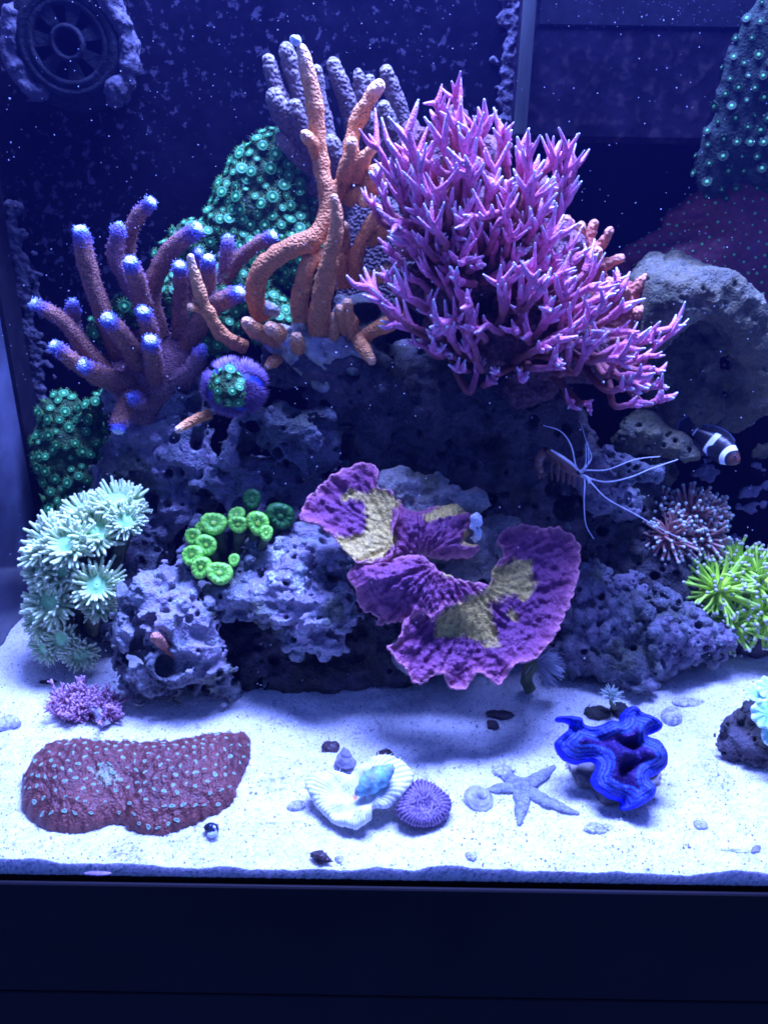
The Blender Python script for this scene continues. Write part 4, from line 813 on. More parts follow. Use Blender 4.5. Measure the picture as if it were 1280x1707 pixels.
# ---- bubble-tipped branching tentacle corals (right)
def frogspawn(label, heads, mat, r0, tl, tipr, nt, loc, name='bubble_tip_coral'):
    t = thing(name, label, 'coral', loc); base = np.asarray(loc)
    for px, py, Y, r, n in heads:
        c = P(px, py, Y); n = np.array(n, float); n /= np.linalg.norm(n); R_ = r * mpp(c); mb = MB()
        lathe(mb, [(.001, .12*R_), (.2*R_, .10*R_), (.45*R_, 0), (.5*R_, -.2*R_), (.25*R_, -.7*R_)], c, n, 16, a=[.0, .05, .15, .2, .2]); hd = obj('polyp_head', mb, mat, t); tb = MB()
        k = 0; ga = math.pi * (3 - math.sqrt(5))
        for k in range(nt):
            f = (k + .5)/nt; ph = math.acos(1 - 1.12*f); a = k*ga + rng.normal(0, .1); u_ = np.cross(n, (0, 0, 1.)); u_ /= np.linalg.norm(u_); v_ = np.cross(n, u_)
            d = n*math.cos(ph) + (u_*math.cos(a) + v_*math.sin(a))*math.sin(ph); d = d + rng.normal(0, .14, 3); d /= np.linalg.norm(d); l = R_*tl*rng.uniform(.75, 1.15)
            p0 = c + d*R_*.22; e = p0 + d*l + rng.normal(0, .10, 3)*l; tube(tb, [p0, p0 + d*l*.55 + rng.normal(0, .05, 3)*l, e], np.array([r0*1.5, r0, r0*.85, tipr*.8])*1.0, 6, 7, t0=.1, t1=.80, tcap=.82)
            # swollen tip
            lathe(tb, [(.0001, -tipr), (tipr*.75, -.65*tipr), (tipr, 0), (tipr*.75, .65*tipr), (.0001, tipr)], e + d*tipr*.3, d, 8, a=[.85, .9, .97, 1, 1])
        obj('tentacles', tb, mat, hd, kind='stuff')
        sb = MB(); f_ = base + (c - base)*.35; tube(sb, [f_, (c + f_)/2, c - n*R_*.3], np.array([.3, .3, .35])*R_, 10, 10, cap=False); obj('stalk', sb, m_stalk, hd)
m_pinkf = pm('pink_tentacle_pale_tip', [(0, (.36, .17, .15)), (.5, (.44, .22, .19)), (.82, (.46, .27, .24)), (.93, (.42, .40, .36)), (1, (.48, .58, .50))], attr='t', var=.15, rough=.45, spec=.4)
m_greenf = pm('green_tentacle_violet_tip', [(0, (.75, .98, .10)), (.3, (.60, .95, .09)), (.75, (.45, .80, .10)), (.84, (.38, .62, .14)), (.93, (.40, .44, .26)), (1, (.44, .46, .36))], attr='t', var=.15, rough=.4, spec=.4)
frogspawn('pink tentacled coral with pale bubble tips at right', [(1115, 895, .262, 48, (-.3, -.8, .5)), (1165, 900, .265, 46, (.3, -.8, .4)), (1150, 855, .275, 44, (.2, -.5, .8)), (1100, 850, .285, 34, (-.2, -.6, .7)), (1180, 860, .28, 34, (.6, -.5, .6)), (1130, 930, .262, 34, (-.1, -.9, .1))], m_pinkf, .0012, .80, .0016, 74, P(1130, 960, .285))
frogspawn('bright green tentacled coral with violet bubble tips at the right edge', [(1195, 985, .235, 62, (-.3, -.75, .6)), (1262, 975, .24, 60, (.2, -.6, .8)), (1270, 1025, .225, 56, (.2, -.9, .3)), (1215, 1035, .225, 46, (-.1, -.95, .25)), (1225, 945, .255, 46, (0, -.4, .9)), (1300, 990, .24, 56, (.4, -.7, .6))], m_greenf, .0014, .82, .0016, 70, P(1235, 1060, .255))
WATER = 0.042
# ================================================================== animals on the rocks
# ---- tuxedo urchin wearing a zoanthid tuft
uc = P(392, 645, .225); ur = 52 * mpp(uc); up = np.array([-.25, -.75, .6]); up /= np.linalg.norm(up)
urch = thing('sea_urchin', 'violet spiny sea urchin with bare blue bands under the orange coral', 'sea urchin', uc)
m_test = pm('dark_urchin_test', [(0, (.05, .03, .08)), (1, (.05, .03, .08))], attr='t', mcol=((.015, .03, .22), (.02, .05, .34)), vscale=300, var=.2, rough=.5)
vx = Vox(uc - ur*1.3, uc + ur*1.3, .0012, .002); vx.ell(uc, ur * np.array([.92, .92, .78])); vx.field(); mb = vx.mesh()
q = Vector(up).to_track_quat('Z', 'Y'); Mu = np.array(q.to_matrix())
loc_ = (vx.v - uc) @ Mu; az = np.arctan2(loc_[:, 1], loc_[:, 0]); bare = np.abs(((az + .4) % (2*np.pi/5)) - np.pi/5) < .16
mb.m = [np.where(bare, 1.0, 0.0)]; obj('test', mb, m_test, urch)
N = normals(vx.v, vx.q); sp = MB(); idx = rng.permutation(len(vx.v))[:4200]
for i in idx:
    if bare[i]: continue
    d = N[i] + rng.normal(0, .16, 3); d /= np.linalg.norm(d); l = rng.uniform(.0035, .0062); s_ = np.cross(d, (.3, .2, 1)); s_ /= np.linalg.norm(s_); s2 = np.cross(d, s_); w_ = .00030; p = vx.v[i]
    sp.add([p + s_*w_, p - s_*w_*.5 + s2*w_, p - s_*w_*.5 - s2*w_, p + d*l], t=[[0, 1, 3], [1, 2, 3], [2, 0, 3]], a=[0, 0, 0, 1])
obj('spines', sp, pm('violet_spines', [(0, (.06, .03, .10)), (.6, (.20, .11, .30)), (1, (.44, .30, .58))], attr='t', var=.2, rough=.5), urch, kind='stuff')
zoas('tuft of green zoanthids riding on the sea urchin', [(382, 645, .196, 14), (378, 632, .199, 10), (390, 655, .193, 11), (374, 648, .197, 9)], .0052, .0038, zm, limit=16, h=.0012, amp=.001)
mb = MB(); tube(mb, path([(350, 690, .222), (325, 700, .214), (298, 716, .207)]), np.array([9, 8.5, 6.5])*PX, 12, 22, bump=.0005, bs=330); o = obj('coral_fragment', mb, m_orange); tag(o, 'broken orange coral finger lying below the sea urchin', 'coral fragment')
mb = MB(); tube(mb, path([(292, 1090, .150), (272, 1074, .140), (260, 1062, .132)]), np.array([9, 9.5, 10])*.00040, 12, 18, bump=.0005, bs=330); o = obj('coral_fragment', mb, pm('dull_orange_coral', [(0, (.42, .14, .09)), (1, (.66, .28, .18))], attr='t', bumps=(('smooth', 560, .002, True),))); tag(o, 'dull orange coral stub on the pale pitted front rock', 'coral fragment')
vx = Vox(P(487, 68, .236) - .006, P(487, 68, .236) + .006, .0006, .001)
for px, py, r in ((484, 66, 6), (490, 70, 7), (492, 62, 4)): p = P(px, py, .236); vx.ell(p, r * mpp(p))
# (a pale flake caught on the tip of the tallest branch)
b0 = P(492, 74, .2485); vv = vx.field().noise(.0008, 500, 2).mesh(); vv.v[0] = vv.v[0] + (P(492, 68, .246) - P(487, 68, .236)); o = obj('shell_flake', vv, pm('pale_blue_flake', [(.3, (.5, .6, .7)), (.7, (.75, .85, .9))], scale=300)); tag(o, 'tiny pale flake on the tip of the tallest orange branch', 'shell')

# ---- cleaner shrimp
hd_ = P(966, 791, .198); sh = thing('cleaner_shrimp', 'cleaner shrimp with long white antennae on the right rock', 'shrimp', P(945, 800, .205))
m_shr = pm('amber_shrimp_shell', [(0, (.14, .06, .045)), (.5, (.20, .09, .06)), (1, (.30, .13, .11))], attr='t', var=.3, vscale=400, rough=.3, spec=.6)
m_anti = pm('white_antenna', [(0, (.85, .85, .92)), (1, (.75, .78, .95))], attr='t', var=0, rough=.5)
mb = MB(); tube(mb, path([(912, 752, .212), (925, 762, .208), (942, 774, .204), (957, 785, .2), (967, 793, .197)]), np.array([6, 10, 11.5, 9.5, 4])*.00043, 14, 22); obj('carapace', mb, m_shr, sh)
for k, (a_, b_, r_) in enumerate((((912, 752, .212), (905, 757, .214), 9), ((905, 756, .214), (899, 765, .215), 8.5), ((899, 764, .215), (897, 775, .215), 7.5), ((897, 774, .215), (900, 784, .214), 6.5))):
    mb = MB(); tube(mb, path([a_, b_]), np.array([r_, r_*.95])*.00043, 12, 8); obj('tail_segment', mb, m_shr, sh)
mb = MB()
for e in ((906, 796, .212), (899, 797, .21), (912, 793, .213)): tube(mb, path([(901, 786, .214), e]), [.0014, .0020, .0008], 8, 6, flat=.4)
obj('tail_fan', mb, m_shr, sh)
mb = MB(); tube(mb, path([(918, 750, .206), (935, 761, .200), (952, 773, .1965), (966, 787, .1955)]), [.0006, .0010, .0010, .0007], 6, 12); obj('back_stripe', mb, m_anti, sh, label='white stripe along the back')
for e in ((962, 786, .193), (970, 788, .197)): mb = MB(); tube(mb, [P(964, 790, .196), P(*e)], [.0006, .0010], 8, 5); obj('eye', mb, m_black, sh)
for pts in ([(964, 790, .196), (959, 776, .19), (951, 742, .186), (934, 719, .186), (905, 709, .19)], [(968, 789, .196), (976, 784, .192), (1011, 783, .186), (1058, 766, .184), (1099, 761, .186)], [(968, 793, .196), (1008, 803, .184), (1048, 796, .178), (1085, 781, .178), (1129, 766, .184)],
            [(968, 794, .196), (974, 800, .19), (973, 837, .182), (976, 874, .18), (989, 898, .182)], [(969, 794, .196), (984, 804, .186), (1011, 831, .178), (1058, 857, .178), (1105, 884, .184), (1149, 904, .192)], [(968, 788, .196), (976, 771, .19), (976, 739, .188)], [(969, 789, .196), (980, 771, .19), (979, 737, .188)], [(966, 787, .196), (985, 765, .2), (978, 740, .21), (968, 706, .22)]):
    mb = MB(); c = path(pts); tube(mb, c, np.linspace(.00060, .00022, 4), 5, 30); obj('antenna', mb, m_anti, sh)
for k in range(5):
    for s_ in (-1, 1):
        x = 925 + k*9; mb = MB(); tube(mb, path([(x, 768 + k*5, .204), (x + 6*s_, 776 + k*5, .204 - .006*(s_ > 0) + .006*(s_ < 0)), (x + 5*s_, 800 + k*3, .206)]), [.0007, .0006, .0004], 5, 8); obj('leg', mb, m_shr, sh)
for e in ((985, 801), (981, 806)): mb = MB(); tube(mb, [P(968, 792, .196), P(978, 796, .19), P(e[0], e[1], .188)], [.0009, .0013, .0005], 6, 8); obj('claw', mb, m_anti, sh)

# ---- black and white clownfish
nose, tail = P(1232, 772, .243), P(1152, 716, .275); ax_ = tail - nose; Lf = np.linalg.norm(ax_); ax_ /= Lf
upv = np.array([.55, -.15, .8]); upv -= ax_*(upv @ ax_); upv /= np.linalg.norm(upv); sdv = np.cross(ax_, upv)
fish = thing('clownfish', 'black clownfish with white bands swimming at right', 'fish', nose + ax_*Lf*.5)
m_fish = pm('black_fish_white_bands', [(0, (.16, .06, .03)), (.10, (.10, .035, .02)), (.165, (.012, .012, .02)), (.19, (.012, .012, .02)), (.20, (.85, .92, .95)), (.29, (.85, .92, .95)), (.30, (.010, .010, .016)), (.53, (.010, .010, .016)), (.54, (.85, .92, .95)), (.63, (.85, .92, .95)), (.64, (.010, .010, .016)), (.91, (.010, .010, .016)), (.92, (.8, .88, .92)), (.95, (.012, .012, .02))], attr='t', var=.1, vscale=600, rough=.35, spec=.5)
ts = np.linspace(0, 1, 60); hh = np.interp(ts, [0, .04, .12, .25, .42, .6, .78, .9, 1], [.004, .07, .135, .20, .225, .20, .125, .08, .075])*Lf; ww = np.interp(ts, [0, .04, .12, .25, .42, .6, .78, .9, 1], [.004, .055, .095, .115, .11, .085, .05, .03, .022])*Lf
th = np.linspace(0, 2*np.pi, 28, endpoint=False)
bend = .05*Lf*np.sin(ts*3.0)
v = nose + ax_*(ts*Lf)[:, None, None] + upv*(hh[:, None]*np.sin(th))[..., None] + sdv*(ww[:, None]*np.cos(th) + bend[:, None])[..., None]
tb_ = ts[:, None] - .05*np.cos(th*2)[None]*np.where(ts > .12, 1, 0)[:, None]*np.exp(-((ts-.25)/.15)**2)[:, None]
n_, s_ = 60, 28; i = np.arange(n_-1)[:, None]*s_; j = np.arange(s_)[None]; j2 = (j+1) % s_
obj('body', MB().add(v.reshape(-1, 3), np.stack([i+j, i+s_+j, i+s_+j2, i+j2], -1).reshape(-1, 4), a=tb_.ravel()), m_fish, fish)
m_fin = pm('black_fin_pale_edge', [(0, (.012, .012, .018)), (.86, (.016, .016, .03)), (1, (.10, .14, .30))], attr='t', var=.2, vscale=300, rough=.5)
def fin(name, rootpts, outpts, th_=.0006):
    a_, b_ = spline(np.array(rootpts), 14), spline(np.array(outpts), 14); g = np.linspace(0, 1, 6); top = (a_[None] + (b_-a_)[None]*g[:, None, None]); top = top + sdv*(.0006*np.sin(np.arange(14)*2.2))[None, :, None]*g[:, None, None]
    mb = MB(); i = np.arange(5)[:, None]*14; j = np.arange(13)[None]; q = np.stack([i+j, i+j+1, i+14+j+1, i+14+j], -1).reshape(-1, 4)
    for s in (-1, 1): mb.add((top + sdv*th_*s*(1-g*.6)[:, None, None]).reshape(-1, 3), q if s > 0 else q[:, ::-1], a=np.repeat(g, 14))
    obj(name, mb, m_fin, fish)
at_ = lambda t, k, o=0: nose + ax_*Lf*t + upv*np.interp(t, ts, hh)*k + upv*o*Lf + sdv*np.interp(t, ts, bend)
fin('dorsal_fin', [at_(.24, .9), at_(.45, .9), at_(.65, .9), at_(.85, .9)], [at_(.30, 1, .05), at_(.48, 1, .09), at_(.70, 1, .12), at_(.92, 1, .10)])
fin('anal_fin', [at_(.55, -.9), at_(.70, -.9), at_(.85, -.9)], [at_(.60, -1, -.10), at_(.76, -1, -.13), at_(.92, -1, -.08)])
fin('tail_fin', [at_(.97, .95), at_(.98, 0), at_(.97, -.95)], [at_(1.20, 1, .09), at_(1.27, 0), at_(1.20, -1, -.09)])
e_ = nose + ax_*Lf*.33 + sdv*np.sign(-sdv[1])*np.interp(.33, ts, ww)*1.02 - upv*.03*Lf; sgn = np.sign(-sdv[1])
fin('pectoral_fin', [e_ + upv*.05*Lf, e_, e_ - upv*.06*Lf], [e_ + ax_*.10*Lf + upv*.10*Lf + sdv*sgn*.12*Lf, e_ + ax_*.20*Lf - upv*.02*Lf + sdv*sgn*.14*Lf, e_ + ax_*.13*Lf - upv*.16*Lf + sdv*sgn*.10*Lf])
fin('pelvic_fin', [at_(.36, -.9), at_(.44, -.95)], [at_(.46, -1, -.12), at_(.54, -1, -.08)])
for s in (-1, 1):
    c = nose + ax_*Lf*.105 + sdv*(s*.085*Lf + .05*Lf*math.sin(.3)) + upv*.045*Lf; mb = MB(); lathe(mb, [(.001, .010*Lf), (.016*Lf, .008*Lf), (.024*Lf, 0), (.024*Lf, -.02*Lf)], c, sdv*s, 14, a=[0, .3, .8, 1]); obj('eye', mb, pm('fish_eye', [(0, (.004, .004, .006)), (.5, (.006, .006, .01)), (.8, (.10, .14, .35)), (1, (.05, .05, .1))], attr='t', rough=.1, var=0), fish)

# ================================================================== on the sand
def crop4(l): return [(x*.3359, 1060 + y*.3359) for x, y in l]
# ---- red brain coral with pale green mouths
po = smooth_poly(crop4([(115, 720), (150, 660), (200, 600), (270, 560), (350, 545), (600, 545), (850, 530), (980, 500), (1100, 480), (1210, 485), (1245, 530), (1238, 600), (1195, 715), (1150, 835), (1050, 892), (900, 945), (800, 972), (700, 966), (640, 945), (600, 912), (520, 925), (450, 952), (330, 966), (230, 950), (160, 905), (115, 850), (108, 780)]), 300, 2.4, .10)
v2, tri, d = sheet(po, 2.4); top = PZ(v2[:, 0], v2[:, 1], .001); q3 = np.column_stack([v2, np.zeros(len(v2))])
ci = poisson(top * (1, .8, 1), .0054, 300, d > 5); cp = top[ci][:, :2]
dm_ = np.sqrt(((top[:, None, :2] - cp[None])**2).sum(-1)); dm_.partition(1, axis=1); f1, wall = dm_[:, 0], np.clip((dm_[:, 1] - dm_[:, 0])/.0035, 0, 1)
bw = 1 - wall
h = .020*(1 - np.exp(-d/24.)) + .004*vn(q3/90.) + .0016*vn(q3/38. + 4) + .0011*np.sin(np.clip(f1/.0034, 0, 1)*np.pi) - .0012*np.exp(-(wall/.18)**2) + .0006*vn(q3/5.) - .004*np.exp(-((v2[:, 0]-185)**2/3200 + (v2[:, 1]-1330)**2/900))
top[:, 2] += h
bc = PZ(225, 1310, 0); brain = thing('brain_coral', 'low red brain coral with pale green spots lying on the sand', 'coral', bc)
m_brain = pm('red_brain_coral_flesh', [(0, (.085, .024, .024)), (.5, (.15, .042, .036)), (1, (.21, .07, .055))], attr='t', var=.35, vscale=350, mcol=((.22, .24, .15), (.34, .34, .22)), bumps=(('noise', 600, .0012, False),), rough=.5, spec=.4)
mk = .62 * np.exp(-((v2[:, 0]-185 - (v2[:, 1]-1330)*.5)**2/1400 + (v2[:, 1]-1322)**2/420))
mb = MB(); slab(mb, top, tri, .012, a=np.clip(.45 + .30*vn(q3/30.) + .45*(wall-.5), 0, 1), m=mk, down=(0, 0, -1)); obj('flesh', mb, m_brain, brain)
N = normals(top, tri); m_mouth = pm('pale_green_mouth', [(0, (.08, .20, .13)), (.4, (.20, .40, .26)), (.8, (.26, .38, .27)), (1, (.20, .06, .055))], attr='t', var=.2, vscale=500, rough=.5)
ms = []
for k in range(4):
    mb = MB(); lathe(mb, [(.001, .10), (.3, .12), (.62, .42), (.85, .38), (1.05, -.05)], (0, 0, 0), (0, 0, 1), 11, a=[0, .2, .55, .85, 1]); v = mb.v[0]; an = np.arctan2(v[:, 1], v[:, 0]); f = 1 + .22*np.sin(2*an + k) + .15*np.sin(3*an + 2*k) + .08*np.sin(5*an); mb.v[0] = v * np.stack([f, f, np.ones_like(f)], -1); me = mb.mesh('mouth'); me.materials.append(m_mouth); ms.append(me)
for i in ci: inst('mouth', ms[rng.integers(4)], brain, top[i] + N[i]*.0007, N[i] + (0, -.05, .1), np.array([rng.uniform(.0010, .0022), rng.uniform(.0008, .0018), .0014]), spin=rng.normal(0, .5))

# ---- blue giant clam
def crop6(l): return [(740 + x*.4219, 1130 + y*.4219) for x, y in l]
m_mant = pm('electric_blue_mantle', [(0, (.01, .02, .70)), (.05, (.01, .03, .80)), (.10, (.02, .01, .22)), (.15, (.03, .08, .55)), (.19, (.03, .01, .22)), (.27, (.04, .12, .55)), (.31, (.04, .01, .20)), (.40, (.05, .13, .5)), (.45, (.03, .010, .14)), (.56, (.03, .09, .36)), (.63, (.03, .010, .11)), (1, (.02, .01, .09))], attr='t', dist=.05, var=.4, vscale=650, rough=.6, spec=.2, speck=(620, .065, (.05, .30, .70)), bumps=(('noise', 500, .0010, False),))
cl = thing('giant_clam', 'electric blue giant clam with ruffled mantle on the sand', 'clam', S(1030, 1300))
po = smooth_poly(crop6([(443, 157), (500, 150), (548, 156), (560, 178), (600, 188), (650, 172), (695, 168), (702, 138), (742, 113), (800, 148), (852, 182), (850, 208), (808, 222), (845, 250), (878, 300), (882, 342), (845, 380), (808, 396), (834, 432), (828, 466), (792, 492), (742, 518), (702, 516), (712, 488), (650, 472), (602, 442), (584, 400), (600, 345), (578, 328), (520, 336), (470, 312), (438, 268), (452, 236), (490, 208), (498, 182), (452, 172)]), 260, 1.0, .05)
v2, tri, d = sheet(po, 2.2); cn = np.array([.02, -.62, .78]); cn /= np.linalg.norm(cn); top = PN(v2[:, 0], v2[:, 1], P(1025, 1275, .062) + np.array([0, 0, 0]), cn)
q3 = np.column_stack([v2, np.zeros(len(v2))]); ml = np.array(crop6([(520, 200), (640, 250), (740, 275), (775, 330), (700, 370), (730, 500)])); md = np.full(len(v2), 1e9)
for a_, b_ in zip(ml[:-1], ml[1:]): ab = b_-a_; t_ = np.clip(((v2-a_)@ab)/(ab@ab), 0, 1); md = np.minimum(md, np.linalg.norm(v2-a_-t_[:, None]*ab, axis=1))
h = .0085*(1-np.exp(-d/9.)) - .006*np.exp(-(md/9.)**2) + .0009*np.sin(d*.42)*np.exp(-d/40.) + .0045*vn(q3/20.) - .007*np.exp(-(((v2[:, 0]-1052)/15)**2 + ((v2[:, 1]-1243)/8)**2))
top = top + cn*h[:, None]; mb = MB(); slab(mb, top, tri, .004, a=np.clip(d/42., 0, 1), down=-cn); obj('mantle', mb, m_mant, cl)
m_shell = pm('grey_clam_shell', [(.3, (.16, .15, .16)), (.7, (.36, .33, .32))], scale=120, var=.4, bumps=(('noise', 300, .0015, False),), rough=.8)
for sgn, pts in ((1, [(985, 1290, .075, 26), (1000, 1310, .068, 26), (1020, 1320, .062, 24), (970, 1275, .085, 22)]), (-1, [(1060, 1260, .09, 32), (1075, 1290, .08, 28), (1050, 1310, .072, 26), (1020, 1260, .095, 30)])):
    vx = Vox(np.min([P(*p[:3]) for p in pts], 0) - .02, np.max([P(*p[:3]) for p in pts], 0) + .02, .0012, .003)
    for px, py, Y, r in pts: p = P(px, py, Y) - np.array([0, -.003, .005]); vx.ell(p, r*mpp(p)*np.array([1, .8, .7]))
    vx.field().noise(.0028, 160, 2, ridge=True, stretch=(.4, .4, 2)); obj('valve', vx.mesh(), m_shell, cl)

# ---- white plate coral, folded, and the dark violet one beside it
def crop5(l): return [(420 + x*.3359, 1150 + y*.3359) for x, y in l]
def disc_coral(name, label, outline, p0, n, origin, mat, hfun, teeth, tooth_mat, step=2.2, freq=60., rid=.0012, jit=1.0):
    o2 = np.array(crop5([origin])[0]); t = thing(name, label, 'coral', S(*o2)); po = smooth_poly(crop5(outline), 200, jit, .16); v2, tri, d = sheet(po, step); n = np.array(n, float); n /= np.linalg.norm(n)
    top = PN(v2[:, 0], v2[:, 1], P(*p0), n); rr = np.linalg.norm(v2-o2, axis=1); an = np.arctan2(v2[:, 1]-o2[1], v2[:, 0]-o2[0]); rd = np.sin(an*freq)
    top = top + n*(hfun(v2, d, rr) + rid*rd*np.clip(rr/20., 0, 1))[:, None]; mb = MB(); slab(mb, top, tri, .0035, a=np.clip(.5+.5*rd, 0, 1), m=np.clip(1-rr/9., 0, 1), down=-n); obj('disc', mb, mat, t)
    N = normals(top, tri); tb = MB(); sel = rng.permutation(len(top))[:teeth]
    for i in sel:
        e = np.array([math.cos(an[i]), 0, -math.sin(an[i])])*.6 + N[i]; e /= np.linalg.norm(e); l = rng.uniform(.0012, .0028) * (1.2 if d[i] < 5 else .7); s_ = np.cross(e, (.1, 1, .2)); s_ /= np.linalg.norm(s_); s2 = np.cross(e, s_); w_ = .0003; p = top[i]
        tb.add([p+s_*w_, p-s_*w_*.5+s2*w_, p-s_*w_*.5-s2*w_, p+e*l], t=[[0, 1, 3], [1, 2, 3], [2, 0, 3]], a=[.4, .4, .4, 1])
    obj('tentacles', tb, tooth_mat, t, kind='stuff'); return t
m_wdisc = pm('cream_plate_coral', [(0, (.40, .42, .45)), (.45, (.70, .72, .72)), (1, (.88, .90, .88))], attr='t', var=.12, vscale=300, rough=.6, mcol=((.6, .25, .12), (.8, .35, .15)))
m_vdisc = pm('dark_violet_plate_coral', [(0, (.05, .03, .08)), (.5, (.12, .07, .16)), (1, (.30, .22, .36))], attr='t', var=.3, vscale=300, rough=.55)
disc_coral('plate_coral', 'cream-white folded plate coral with fine ridges on the sand', [(265, 475), (330, 430), (400, 405), (480, 435), (520, 402), (640, 360), (740, 375), (797, 430), (790, 482), (740, 545), (665, 602), (602, 612), (592, 652), (540, 692), (450, 682), (380, 642), (330, 592), (290, 545)], (590, 1335, .046), (0, -.30, .95), (510, 545), m_wdisc,
           lambda v, d, r: .012*(1-np.exp(-r/40.)) + .003*np.sin((v[:, 0]-590)/22.) - .004*np.exp(-d/5.) + .0025*vn(np.column_stack([v/16., np.zeros(len(v))])), 160, m_wdisc, rid=.0003, freq=64., step=1.5)
disc_coral('plate_coral', 'small dark violet plate coral beside the cream one', [(718, 600), (755, 520), (805, 455), (862, 448), (932, 488), (992, 560), (962, 632), (882, 672), (780, 656)], (708, 1338, .044), (.1, -.32, .95), (850, 585), m_vdisc, lambda v, d, r: .0045*(1-np.exp(-d/7.)) - .004*np.exp(-(r/14.)**2), 160, m_vdisc, freq=38.)
# ---- snails
def snail(name, label, p, axis, R_, mat, turns=2.6, spire=1.1, seg=14, cat='snail', body=True):
    axis = np.array(axis, float); axis /= np.linalg.norm(axis); u_ = np.cross(axis, (0, 0, 1.)); u_ /= np.linalg.norm(u_)+1e-9; v_ = np.cross(axis, u_); t = thing(name, label, cat, p)
    n = 70; s = np.linspace(0, 1, n); g = np.exp(-2.1*(1-s)); a = s*turns*2*np.pi; c = p + (u_*np.cos(a)[:, None] + v_*np.sin(a)[:, None])*(R_*.52*g)[:, None] - axis*(R_*spire*g*1.0)[:, None] + axis*R_*spire*.75
    mb = MB(); k = np.arange(n); r = R_*.58*g
    tg = np.gradient(c, axis=0); tg /= np.linalg.norm(tg, axis=1)[:, None]; rad = (u_*np.cos(a)[:, None] + v_*np.sin(a)[:, None]); th = np.linspace(0, 2*np.pi, seg, endpoint=False)
    vv = c[:, None] + (rad[:, None]*np.cos(th)[None, :, None] + axis*np.sin(th)[None, :, None])*r[:, None, None]; i = np.arange(n-1)[:, None]*seg; j = np.arange(seg)[None]; j2 = (j+1) % seg
    mb.add(vv.reshape(-1, 3), np.stack([i+j, i+j2, i+seg+j2, i+seg+j], -1).reshape(-1, 4), a=np.repeat(s, seg)); obj('shell', mb, mat, t)
    if body:
        fb = MB(); e = c[-1]; lathe(fb, [(.001, R_*.10), (R_*.45, R_*.06), (R_*.5, 0)], e + tg[-1]*R_*.02, tg[-1], 14); obj('opening', fb, m_black, t)
    return t
m_sn1 = pm('grey_violet_shell', [(.3, (.17, .16, .22)), (.7, (.34, .32, .40))], scale=150, var=.3, rough=.5, bumps=(('noise', 500, .0004, False),))
m_sn2 = pm('turquoise_shell', [(.3, (.22, .26, .34)), (.55, (.22, .52, .58)), (.7, (.30, .72, .74))], scale=110, var=.3, rough=.4, bumps=(('noise', 500, .0004, False),))
m_sn3 = pm('black_white_nerite_shell', [(.42, (.012, .012, .02)), (.52, (.02, .03, .08)), (.56, (.55, .65, .75))], scale=130, var=.1, rough=.2, spec=.6)
m_sn4 = pm('dark_brown_shell', [(.3, (.03, .018, .022)), (.7, (.08, .05, .06))], scale=200, var=.4, rough=.45, bumps=(('noise', 600, .0008, False),))
def whorl_shell(name, label, p, axis, L_, Rm, mat, prof, nwh=4, cat='snail', opening=True):
    """spired shell: a turned profile with a spiral suture and an opening near the wide end"""
    axis = np.array(axis, float); axis /= np.linalg.norm(axis); t = thing(name, label, cat, np.asarray(p) - (0, 0, Rm*.6)); n, seg = 60, 26
    s = np.linspace(0, 1, n); r = np.interp(s, *np.array(prof).T)*Rm; th = np.linspace(0, 2*np.pi, seg, endpoint=False)
    M = np.array(Vector(axis).to_track_quat('Z', 'Y').to_matrix()); ph = (s**.8*nwh)[:, None] + th[None]/(2*np.pi); bulge = 1 - .16*np.exp(-((ph % 1)-.5)**2/.012)*(s[:, None] > .12)
    rr = r[:, None]*bulge; v = np.stack([rr*np.cos(th), rr*np.sin(th), np.broadcast_to(((s-.45)*L_)[:, None], rr.shape)], -1); v = v + .05*Rm*fbm(v/Rm*3, 2)[..., None]*v/(np.linalg.norm(v, axis=-1)[..., None]+1e-9)
    i = np.arange(n-1)[:, None]*seg; j = np.arange(seg)[None]; j2 = (j+1) % seg; mb = MB().add(v.reshape(-1, 3) @ M.T + p, np.stack([i+j, i+j2, i+seg+j2, i+seg+j], -1).reshape(-1, 4), a=np.repeat(s, seg)); obj('shell', mb, mat, t)
    if opening:
        d = M @ np.array([.5, -.75, 0]); fb = MB(); lathe(fb, [(.0001, .3*Rm), (.35*Rm, .25*Rm), (.5*Rm, 0)], p - axis*L_*.22 + d*Rm*.75, d, 14, squash=(1, 1.4, 1)); obj('opening', fb, m_dk0, t)
    return t
m_dk0 = pm('shell_mouth', [(.3, (.02, .015, .02)), (.7, (.05, .04, .05))], scale=300, rough=.5)
whorl_shell('turban_snail', 'grey-violet pear-shaped snail at the back of the cream plate coral', P(575, 1270, .074), (-.05, .1, 1), .0215, .0078, m_sn1, [(0, .25), (.06, .66), (.2, .95), (.36, 1), (.6, .75), (.8, .42), (1, .03)], 3, opening=False)
whorl_shell('whelk', 'long turquoise-crusted snail lying on the cream plate coral', P(621, 1303, .046), (.75, .35, .42), .031, .0076, m_sn2, [(0, .10), (.08, .42), (.25, .8), (.45, 1), (.65, .96), (.82, .7), (.94, .4), (1, .05)], 1.6, opening=False)
snail('nerite_snail', 'round black snail with white patch in front of the brain coral', S(354, 1394, .0035), (-.3, -.5, .8), .0066, m_sn3, spire=.5, turns=2)
whorl_shell('whelk', 'dark pointed snail near the front glass', S(534, 1435, .0030), (.85, -.30, -.05), .0155, .0042, m_sn4, [(0, .05), (.1, .45), (.3, .85), (.45, 1), (.6, .8), (.8, .42), (1, .04)], 4)
